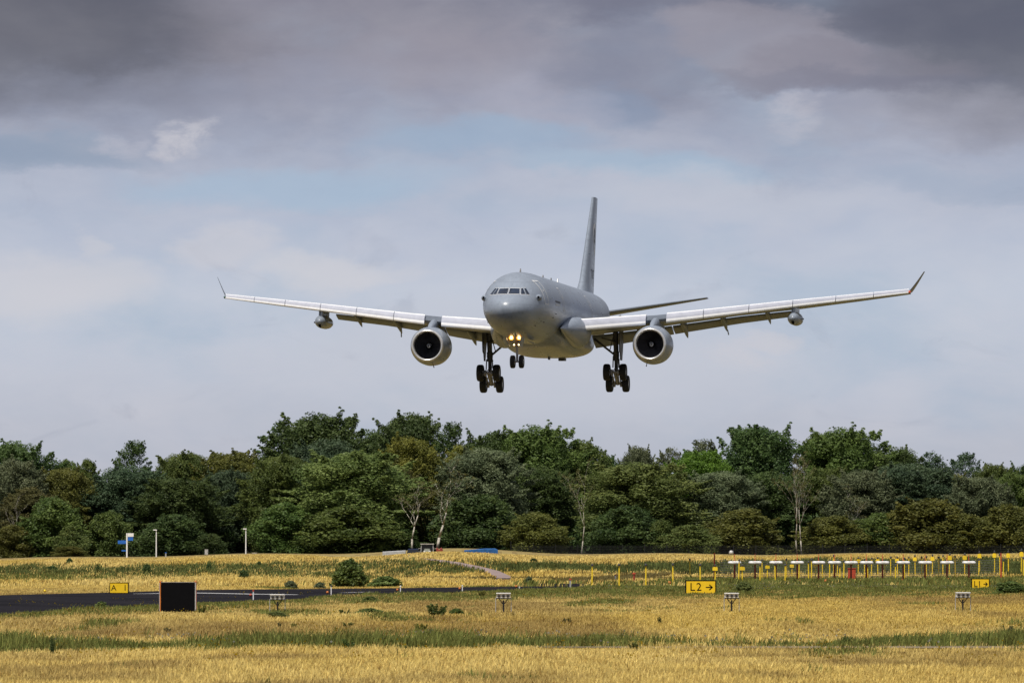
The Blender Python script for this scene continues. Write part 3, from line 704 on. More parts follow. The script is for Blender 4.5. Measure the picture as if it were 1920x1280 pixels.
# plant cover of the field by where it grows: returns straw/green/brown weights
def cover(x, y):
    px, py = pxy(x, y)
    n = fbm(x*.22, y*.055, 1, 4); n2 = np.where(y > 600, fbm(x*.42, y*.035, 6, 4), fbm(x*.6, y*.15, 5, 3)); n3 = fbm(x*.09, y*.02, 9, 3)
    gr = np.zeros_like(px)
    # green strip beside the narrow concrete line
    top = np.interp(px, [0, 700, 1000, 1920], [1207, 1208, 1209.5, 1206.5])+3*np.sin(px/170.)+9*(n2-.5); bot = np.where(px < 900, 1224-(px/900)*8, 1215)+5*(n-.5)
    gr = np.maximum(gr, .86*np.clip((py-top)/6+.5, 0, 1)*np.clip((bot-py)/4+.5, 0, 1))
    # mixed herbs near the taxiway edge and scattered patches
    edge = np.interp(px, [0, 300, 620, 1000, 1920], [1152, 1140, 1124, 1114, 1108])
    gr = np.maximum(gr, .75*np.clip(1-(py-edge)/14, 0, 1)*(py > edge-16)*np.clip(n2*1.8-.25, 0, 1))
    gr = np.maximum(gr, np.clip((n-.70)*4.5, 0, .6)*(py < 1200)*(py > 1100))
    gr = np.maximum(gr, np.clip((n2-.80)*5, 0, .6)*(py > 1100))
    gr = np.maximum(gr, np.clip((n-.72)*4, 0, .5)*(py > 1220))
    # right-hand verge below the masts
    gr = np.maximum(gr, .9*(px > 1290)*(py > 1088)*(py < 1109)*np.clip(n2*1.7, 0, 1))
    # embankment face
    b0 = np.interp(px, [0, 400, 620, 780, 960, 1150, 1250, 1400, 1920], [1062, 1056, 1054, 1048, 1049, 1052, 1047, 1046, 1043])
    b1 = np.interp(px, [0, 200, 420, 700, 900, 960, 1200, 1300, 1920], [1092, 1088, 1080, 1088, 1072, 1074, 1076, 1078, 1080])
    b0 = b0+7*(n2-.5)*2+np.where(px > 960, 7, 2); b1 = b1+14*(n2-.5)
    e = np.clip((py-b0)/5, 0, 1)*np.clip((b1-py)/7+.4, 0, 1)
    gr = np.maximum(gr, e*np.where(px > 960, .98, np.clip(.02+1.15*n2, 0, .72)))
    gr = np.maximum(gr, .7*(py < 1104)*(py > 1094)*(px > 960)*np.clip(n2*1.8-.1, 0, 1))
    br = np.clip((fbm(x*.16, y*.035, 21, 4)-.44)*3.2, 0, .75)*(py < 1200)*(py > 1104)
    br = np.maximum(br, .75*np.clip(1-(py-edge)/22, 0, 1)*(py > edge-16))
    br = np.maximum(br, np.clip((fbm(x*.35, y*.12, 51, 4)-.52)*3.4, 0, .7)*(py > 1218))
    return gr, br*(1-gr), n3
def cover_col(gr, br, n3, r, yy=None):
    yy = np.zeros(len(gr)) if yy is None else yy
    straw = np.array([.67, .50, .135]); pale = np.array([.78, .62, .235]); green = np.array([.19, .21, .055]); dgreen = np.array([.095, .13, .030]); brown = np.array([.33, .23, .085])
    k = np.clip(n3*1.5-.25+(r[:, 0]-.5)*.6, 0, 1)[:, None]
    c = straw*(1-k)+pale*k
    c = c*(1-br[:, None])+brown*br[:, None]
    far = np.clip((yy-590)/30, 0, 1)[:, None]; green = green*(1-far)+np.array([.115, .150, .045])*far; dgreen = dgreen*(1-far)+np.array([.050, .080, .026])*far
    gg = green*(1-r[:, 1:2])+dgreen*r[:, 1:2]
    c = c*(1-gr[:, None])+gg*gr[:, None]
    c = np.where((r[:, 2:3]*7.3 % 1) < .16, c*np.array([.55, .47, .40]), c)
    return c*(.74+.48*r[:, 2:3])

def attr_mat(name, trans=.0, rough=.9, var=0):
    m = bpy.data.materials.new(name); m.use_nodes = True; nt = m.node_tree; g = G(nt); b = nt.nodes['Principled BSDF']
    a = g.n('ShaderNodeAttribute'); a.attribute_name = 'tint'; c = a.outputs['Color']
    if var:
        tc = g.n('ShaderNodeTexCoord'); n = g.noise(tc.outputs['Object'], var, 6, .65); c = g.mix(1.0, c, g.ramp(n, [(.3, (.72, .72, .72)), (.7, (1.2, 1.2, 1.2))]), 'MULTIPLY')
    g.put(b.inputs['Base Color'], c); b.inputs['Roughness'].default_value = rough; b.inputs['Specular IOR Level'].default_value = .15
    if trans:
        t = g.n('ShaderNodeBsdfTranslucent'); g.put(t.inputs[0], c); mx = g.n('ShaderNodeMixShader'); mx.inputs[0].default_value = trans
        nt.links.new(b.outputs[0], mx.inputs[1]); nt.links.new(t.outputs[0], mx.inputs[2]); nt.links.new(mx.outputs[0], nt.nodes['Material Output'].inputs[0])
    return m
def make_ground():
    ds = np.concatenate([[-60, 0, 60, 100, 130], np.arange(145, 300, 1.5), np.arange(300, 440, 2.), np.arange(440, 600, 4.), np.arange(600, 760, 1.6), np.arange(760, 960, 5.), [1000, 1100, 1300, 1700, 2400, 3600, 6000, 9000]])
    us = np.concatenate([[-9, -4, -2, -1.3], np.linspace(-1.08, 1.08, 241), [1.3, 2, 4, 9]])
    D, U = np.meshgrid(ds, us, indexing='ij'); X = U*(960/F*np.maximum(D, 0)+6); Z = gz(X, D)
    V = np.stack([X, D, Z], -1).reshape(-1, 3); nr, nc = D.shape
    i = np.arange(nr-1)[:, None]*nc+np.arange(nc-1)[None]; q = np.stack([i, i+1, i+1+nc, i+nc], -1).reshape(-1, 4)
    cen = V[q].mean(1); gr, br, n3 = cover(cen[:, 0], np.maximum(cen[:, 1], 120)); c = cover_col(gr, br, n3, np.random.default_rng(3).random((len(q), 3))*.5+.25)*.30+np.array([.050, .036, .020])
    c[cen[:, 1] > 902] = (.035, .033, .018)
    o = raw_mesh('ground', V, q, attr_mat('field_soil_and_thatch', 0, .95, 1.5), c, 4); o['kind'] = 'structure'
    for p in o.data.polygons: pass
    o.data.polygons.foreach_set('use_smooth', [True]*len(q)); return o
make_ground()
def strip_mesh(name, upper, lower, m, off, n=120, k=6):
    """sheet between two surveyed lines, laid on the terrain"""
    def res(L, n):
        L = np.array(L, float); s = np.r_[0, np.cumsum(np.hypot(*np.diff(L, axis=0).T))]; t = np.linspace(0, s[-1], n); return np.interp(t, s, L[:, 0]), np.interp(t, s, L[:, 1])
    ux, uy = res(upper, n); lx, ly = res(lower, n); mb = MB(); rows = []
    for a in range(n):
        A = ground(ux[a], uy[a]); B = ground(lx[a], ly[a]); row = []
        for t in np.linspace(0, 1, k):
            x = A[0]+(B[0]-A[0])*t; y = A[1]+(B[1]-A[1])*t; row.append((x, y, float(gz(x, y))+off))
        rows.append(row)
    mb.loft(rows, closed=False); o = mb.build(name, m, None, True); o['kind'] = 'structure'; return o
strip_mesh('taxiway', FAR[::-1], NEAR, M['asphalt'], .055)
def make_hidden_runway():  # unseen asphalt behind the verge, added to cut straw bounce on the aircraft belly
    mb = MB(); rows = []
    for y in np.linspace(462, 554, 60): rows.append([(x, y, float(gz(x, y))+.03) for x in np.linspace(-95, 10, 40)])
    mb.loft(rows, closed=False); o = mb.build('hidden_runway', M['asphalt'], None, True); o['kind'] = 'structure'
make_hidden_runway()
strip_mesh('centre_line', [(250, 1114.6), (300, 1113.6), (370, 1112.6), (480, 1114.8), (570, 1116.2)], [(250, 1115.0), (300, 1114.4), (370, 1113.8), (480, 1116.0), (570, 1116.9)], M['marking_white'], .065, 60, 2)
strip_mesh('edge_line', [(505, 1118.6), (560, 1117), (620, 1113.1), (700, 1110.6)], [(505, 1119.1), (560, 1117.7), (620, 1113.8), (700, 1111.0)], M['marking_white'], .064, 60, 2)
strip_mesh('dirt_track', PATH_UP, PATH_LO, M['track_soil'], .12, 90, 6)
strip_mesh('concrete_strip', [(950, 1215.8), (1100, 1215.0), (1400, 1214.4), (1980, 1214.2)], [(950, 1216.4), (1100, 1217.0), (1400, 1218.0), (1980, 1218.2)], M['strip'], .06, 60, 2)

# ------------------------------------------------------------------ grasses (nobody could count these)
def blades(name, x, y, hgt, wid, cols, m, per=5, spread=.16, lean=.35, seed=0):
    r = np.random.default_rng(seed); n = len(x); X = np.repeat(x, per)+r.normal(0, spread, n*per); Y = np.repeat(y, per)+r.normal(0, spread, n*per)
    px, py = pxy(X, Y); keep = ~((X > -96) & (X < 11) & (Y > 461) & (Y < 555)) & ~inpoly(px, py, TAXI) & ~inpoly(px, py, PATHP)
    X, Y, px, py = X[keep], Y[keep], px[keep], py[keep]
    H = (np.repeat(hgt, per)[keep])*(.55+.7*r.random(len(X))); W = np.repeat(wid, per)[keep]*(.6+.8*r.random(len(X))); C = np.repeat(cols, per, axis=0)[keep]*(.75+.5*r.random((len(X), 1)))
    Z = gz(X, Y); a = r.normal(0, .5, len(X)); dx, dy = np.cos(a)*W/2, np.sin(a)*W/2
    lx, ly = (r.normal(.10, lean, len(X)))*H, r.normal(0, lean, len(X))*H
    base = np.stack([X, Y, Z-.03], -1); t = np.stack([X+lx, Y+ly, Z+H], -1); w = np.stack([dx, dy, 0*dx], -1)
    mid = base*.35+t*.65+np.stack([lx*-.12, ly*-.12, H*.03], -1)
    V = np.stack([base-w*.7, base+w*.7, mid+w, t+w*.25, t-w*.25, mid-w], 1).reshape(-1, 3)
    k = np.arange(len(X))[:, None]*6; f = np.stack([k+0, k+1, k+2, k+5, k+5, k+2, k+3, k+4], -1).reshape(-1, 4)
    C2 = np.repeat(C, 2, axis=0); C2[1::2] *= 1.06
    o = raw_mesh(name, V, f, m, C2, 4); o['kind'] = 'stuff'; return o
GM = attr_mat('grass_blades', .35, .85)
def sample(n, d0, d1, seed, p=1.0):
    r = np.random.default_rng(seed); u = r.random(n); e = 1-p+1
    d = (d0**e+u*(d1**e-d0**e))**(1/e); hw = 960/F*d*1.05+1.5; return r.uniform(-1, 1, n)*hw, d, r
def grow():
    x, d, r = sample(150000, 140, 440, 11, 1.2)
    gr, br, n3 = cover(x, d); isg = r.random(len(x)) < gr
    c = cover_col(np.where(isg, .95, 0.)+0*gr, np.where(isg, 0, br), n3, r.random((len(x), 3)))
    px, py = pxy(x, d)
    h = np.where(isg, .15+.12*r.random(len(x)), .105+.075*r.random(len(x)))*np.clip(fbm(x*.5, d*.2, 31, 2)*1.4+.3, .5, 1.3)
    h = h*np.interp(py, [1100, 1150, 1190], [.6, .7, 1])
    h = np.where((py > STRIP_Y-1.5) & (py < STRIP_Y+3.2), .05, h)
    h = np.where((py < 1216) & (py > 1198) & isg, h*1.25, h)
    w = .007+.008*d/200
    s = ~isg; o = blades('dry_grass', x[s], d[s], h[s], w[s], c[s], GM, 7, .20, .30, 1); tag(o, 'tall dry golden grass covering the airfield in front of the taxiway', 'grass')
    s = isg; o = blades('green_grass', x[s], d[s], h[s]*1.1, w[s]*1.25, c[s], GM, 8, .18, .28, 2); tag(o, 'green grass and herbs in strips and patches among the dry grass', 'grass')
    # embankment and far verge
    x, d, r = sample(52000, 440, 800, 12, 1.6)
    k = (d > 560) | (r.random(len(d)) < .35); x, d = x[k], d[k]; gr, br, n3 = cover(x, d); isg = r.random(len(x)) < gr
    c = cover_col(np.where(isg, .95, 0.), 0*br, n3, r.random((len(x), 3)), d)
    h = np.where(isg, .18+.40*fbm(x*.3, d*.2, 41, 2), .20+.13*r.random(len(x)))*np.interp(d, [690, 715], [1, .6])
    o = blades('embankment_grass', x, d, h, (.03+.02*d/400+0*x), c, GM, 7, .35, .25, 3); tag(o, 'rough green and golden grass growing on the far embankment', 'grass')
grow()

# ------------------------------------------------------------------ leaves, trees and bushes
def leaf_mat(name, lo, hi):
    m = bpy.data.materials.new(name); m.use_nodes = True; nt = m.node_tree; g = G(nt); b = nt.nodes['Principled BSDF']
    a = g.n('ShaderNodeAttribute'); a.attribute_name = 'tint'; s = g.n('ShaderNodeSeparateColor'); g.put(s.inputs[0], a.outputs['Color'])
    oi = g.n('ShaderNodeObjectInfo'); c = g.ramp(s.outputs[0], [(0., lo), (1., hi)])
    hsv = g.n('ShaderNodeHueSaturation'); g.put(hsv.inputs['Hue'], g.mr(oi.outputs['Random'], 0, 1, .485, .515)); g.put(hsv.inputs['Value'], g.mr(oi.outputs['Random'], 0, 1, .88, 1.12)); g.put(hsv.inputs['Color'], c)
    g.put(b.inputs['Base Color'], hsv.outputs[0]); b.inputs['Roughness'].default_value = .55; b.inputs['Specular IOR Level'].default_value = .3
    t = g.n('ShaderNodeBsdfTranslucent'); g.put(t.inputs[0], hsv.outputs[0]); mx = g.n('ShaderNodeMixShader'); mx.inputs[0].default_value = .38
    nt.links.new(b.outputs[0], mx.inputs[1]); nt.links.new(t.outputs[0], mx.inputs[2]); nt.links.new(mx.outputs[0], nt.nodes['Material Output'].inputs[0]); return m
LM = dict(dark=leaf_mat('leaf_dark', (0.038, 0.070, 0.021), (0.112, 0.165, 0.048)), mid=leaf_mat('leaf_mid', (0.058, 0.099, 0.023), (0.158, 0.211, 0.053)), light=leaf_mat('leaf_light', (0.087, 0.131, 0.035), (0.224, 0.271, 0.082)),
          blue=leaf_mat('leaf_bluish', (0.040, 0.073, 0.040), (0.106, 0.156, 0.079)), olive=leaf_mat('leaf_olive', (0.081, 0.094, 0.021), (0.191, 0.195, 0.045)), yellow=leaf_mat('leaf_yellowing', (0.111, 0.124, 0.023), (.25, .245, .048)),
          grey=leaf_mat('leaf_greyish', (0.085, 0.111, 0.056), (0.198, 0.227, 0.121)), brown=leaf_mat('leaf_brownish', (0.081, 0.083, 0.029), (.165, .155, .058)), bright=leaf_mat('leaf_bright', (0.065, 0.131, 0.014), (0.158, 0.271, 0.037)))
def leaf_cloud(lobes, per, size, r, out=.55, sunny=True):
    """leaf sprays over the shells of many small lobes: lobes = (centre, radius, tint)"""
    P, N, T, S = [], [], [], []
    for c, rad, tint in lobes:
        n = int(per*(rad/1.5)**1.6)+9; d = r.normal(size=(n, 3)); d /= np.linalg.norm(d, axis=1)[:, None]; d[:, 2] = np.where(d[:, 2] < -.8, -d[:, 2]*.6, d[:, 2])
        k = rad*(.55+.55*r.random(n)**.6); P.append(np.array(c)+d*k[:, None]*np.array([1, 1, 1.05])); nn = d*out+r.normal(size=(n, 3))*.45+np.array([0, 0, .16]); N.append(nn/np.linalg.norm(nn, axis=1)[:, None])
        T.append(np.clip(tint+r.normal(0, .16, n), 0, 1)); S.append(size*(.6+.8*r.random(n)))
    P, N, T, S = np.concatenate(P), np.concatenate(N), np.concatenate(T), np.concatenate(S)
    a = np.cross(N, r.normal(size=N.shape)); a /= np.linalg.norm(a, axis=1)[:, None]; b = np.cross(N, a)
    a *= S[:, None]*.5; b *= S[:, None]*.36
    V = np.stack([P-a, P-b*.9+a*.1, P+a, P+b*.9+a*.1], 1).reshape(-1, 3); f = np.arange(len(P)*4).reshape(-1, 4)
    return V, f, np.stack([T, T, T], -1)
def trunk_mb(H, r0, limbs, r, lean=.0, top=.72):
    m = MB(); pts = [Vector((0, 0, -.3))]; n = 7
    for i in range(1, n+1): pts.append(Vector((lean*H*i/n+r.normal(0, .012)*H, r.normal(0, .012)*H, H*top*i/n)))
    m.path(pts, [r0*(1.25 if i == 0 else 1-.8*i/n) for i in range(n+1)], 8)
    for k in range(limbs):
        i = int(r.integers(2, n)); a = r.uniform(0, 2*math.pi); L = H*r.uniform(.10, .2); p = pts[i]; q = p+Vector((math.cos(a)*L*.6, math.sin(a)*L*.6, L*.7)); e = q+Vector((math.cos(a)*L*.35, math.sin(a)*L*.35, L*.5))
        m.path([p, q, e], [r0*(1-.8*i/n)*.6, r0*.25, r0*.08], 6)
    return m
def envelope(kind, t):
    if kind == 'broad': return np.interp(t, [0, .12, .3, .55, .8, .95, 1], [.55, .82, 1.0, 1.0, .86, .58, .20])
    if kind == 'tall': return np.interp(t, [0, .2, .45, .7, .9, 1], [.45, .88, 1, .90, .60, .16])
    if kind == 'bush': return np.interp(t, [0, .2, .5, .8, 1], [.95, 1, .9, .6, .15])
    if kind == 'sparse': return np.interp(t, [0, .3, .6, .85, 1], [.4, .95, .9, .6, .2])
def make_tree(kind, seed):
    r = np.random.default_rng(seed)
    H, W, z0, nl, per, sz = dict(broad=(16, 12, .08, 130, 620, .225), tall=(17, 8.5, .10, 100, 620, .225), bush=(6, 7, .0, 64, 760, .185), sparse=(16, 8, .28, 64, 290, .21))[kind]
    lobes = []; bulges = [(r.uniform(0, 6.28), r.uniform(.1, .95), r.uniform(.12, .30)) for _ in range(7)]
    for k in range(nl):
        t = r.random()**.85; a = r.uniform(0, 2*math.pi); rr = W/2*envelope(kind, t)
        for ba, bt, bs in bulges: rr *= 1+bs*math.exp(-((math.remainder(a-ba, 6.283))/.6)**2-((t-bt)/.18)**2)-bs*.30
        q = r.uniform(.55, .96); rad = W*r.uniform(.07, .135)*(1.15-.35*t)
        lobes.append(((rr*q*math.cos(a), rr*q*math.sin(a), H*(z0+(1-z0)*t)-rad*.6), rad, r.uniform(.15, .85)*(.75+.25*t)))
    for k in range(nl//3):
        a = r.uniform(0, 6.283); t = r.uniform(.1, .85); q = r.uniform(0, .5); lobes.append(((W/2*envelope(kind, t)*q*math.cos(a), W/2*envelope(kind, t)*q*math.sin(a), H*(z0+(1-z0)*t)), W*.14, .2))
    # thin twiggy sprays that break the outline
    for k in range(44 if kind != 'bush' else 20):
        t = r.uniform(.35, .98); a = r.uniform(0, 6.283); rr = W/2*envelope(kind, t); z = H*(z0+(1-z0)*t); up = np.clip((t-.4)*1.6, .1, 1)
        L = W*r.uniform(.05, .12); ti = r.uniform(.3, .9)
        for j in range(5):
            u = j/4; lobes.append((((rr*.76+L*(1-up*.7)*u)*math.cos(a)+r.normal(0, .1), (rr*.76+L*(1-up*.7)*u)*math.sin(a)+r.normal(0, .1), z-W*.02+L*up*u*1.2), W*(.034-.024*u), ti))
    V, f, c = leaf_cloud(lobes, per, sz, r)
    q = np.hypot(V[:, 0], V[:, 1]); V[:, :2] *= (W/2)/np.percentile(q, 97); V[:, 2] *= H/np.percentile(V[:, 2], 99.2)
    root = bpy.data.objects.new('tree', None); sc.collection.objects.link(root)
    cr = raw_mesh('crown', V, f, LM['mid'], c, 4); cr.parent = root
    tr = trunk_mb(H, .26 if kind != 'bush' else .10, 9, r, top=.62).build('trunk', M['bark'], root, True)
    return root, H, W
def make_birch(seed, stems=1):
    r = np.random.default_rng(seed); H, W = 14., 5.; m = MB(); tips = []
    def limb(p, d, L, rad, lev):
        q = p; pts = [p]; rs = [rad]
        for i in range(4):
            d = (d+Vector((r.normal(0, .10), r.normal(0, .10), .05))).normalized(); q = q+d*L/4; pts.append(q); rs.append(rad*(1-.2*(i+1)))
        m.path(pts, rs, 6)
        if lev < 3:
            for k in range((4, 3, 2)[lev]):
                i = int(r.integers(1 if lev else 2, 5)); a = r.uniform(0, 6.283); s = (.38, .5, .6)[lev]; dd = (d+Vector((math.cos(a)*s, math.sin(a)*s, .1))).normalized(); limb(pts[i], dd, L*r.uniform(.42, .6), max(.02, rs[i]*.55), lev+1)
        if lev >= 1: tips.append((q, lev))
    for s in range(stems): limb(Vector((s*1.1-.2, s*.3, -.2)), Vector((r.normal(0, .03)+(.10*(s*2-1) if stems > 1 else .02), r.normal(0, .05), 1)).normalized(), H*.86*(1-.08*s), .15, 0)
    lobes = [((p[0], p[1], p[2]), W*(.08 if l > 1 else .10), r.uniform(.3, .9)) for p, l in tips]
    V, f, c = leaf_cloud(lobes, 90, .22, r, .3)
    root = bpy.data.objects.new('birch', None); sc.collection.objects.link(root); cr = raw_mesh('crown', V, f, LM['brown'], c, 4); cr.parent = root
    m.build('trunk', M['birch_bark'], root, True); tv = np.array(m.v); return root, float(max(np.percentile(V[:, 2], 99.5), tv[:, 2].max())), float(2*np.percentile(np.abs(V[:, 0]), 96))
PROTO = {k: [make_tree(k, 100*i+s) for s in range(n)] for i, (k, n) in enumerate((('broad', 4), ('tall', 3), ('bush', 4), ('sparse', 2)))}
PROTO['birch'] = [make_birch(900+s) for s in range(3)]; PROTO['twin'] = [make_birch(950, 2)]
used = set()
def plant(kind, var, px, top, wpx, d, tint, name, label, cat='tree', group=None):
    root, H, W = PROTO[kind][var % len(PROTO[kind])]
    a, y, z = ray(px, top); x = a/y*d; zt = CAMH+z/y*d; zg = float(gz(x, d)); h = zt-zg; w = wpx*d/F
    if root in used: o = dup(root, (x, d, zg-.1))
    else: o = root; used.add(root)
    o.name = name; o.location = (x, d, zg-.1); o.rotation_euler = (0, 0, random.uniform(0, 6.28) if kind not in ('birch', 'twin') else random.uniform(-.6, .6)); o.scale = (w/W, w/W, h/H)
    for c in o.children:
        c.name = 'crown' if c.name.startswith('crown') else 'trunk'
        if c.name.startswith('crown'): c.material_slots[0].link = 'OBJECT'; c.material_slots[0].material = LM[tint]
    tag(o, label, cat, group); return o
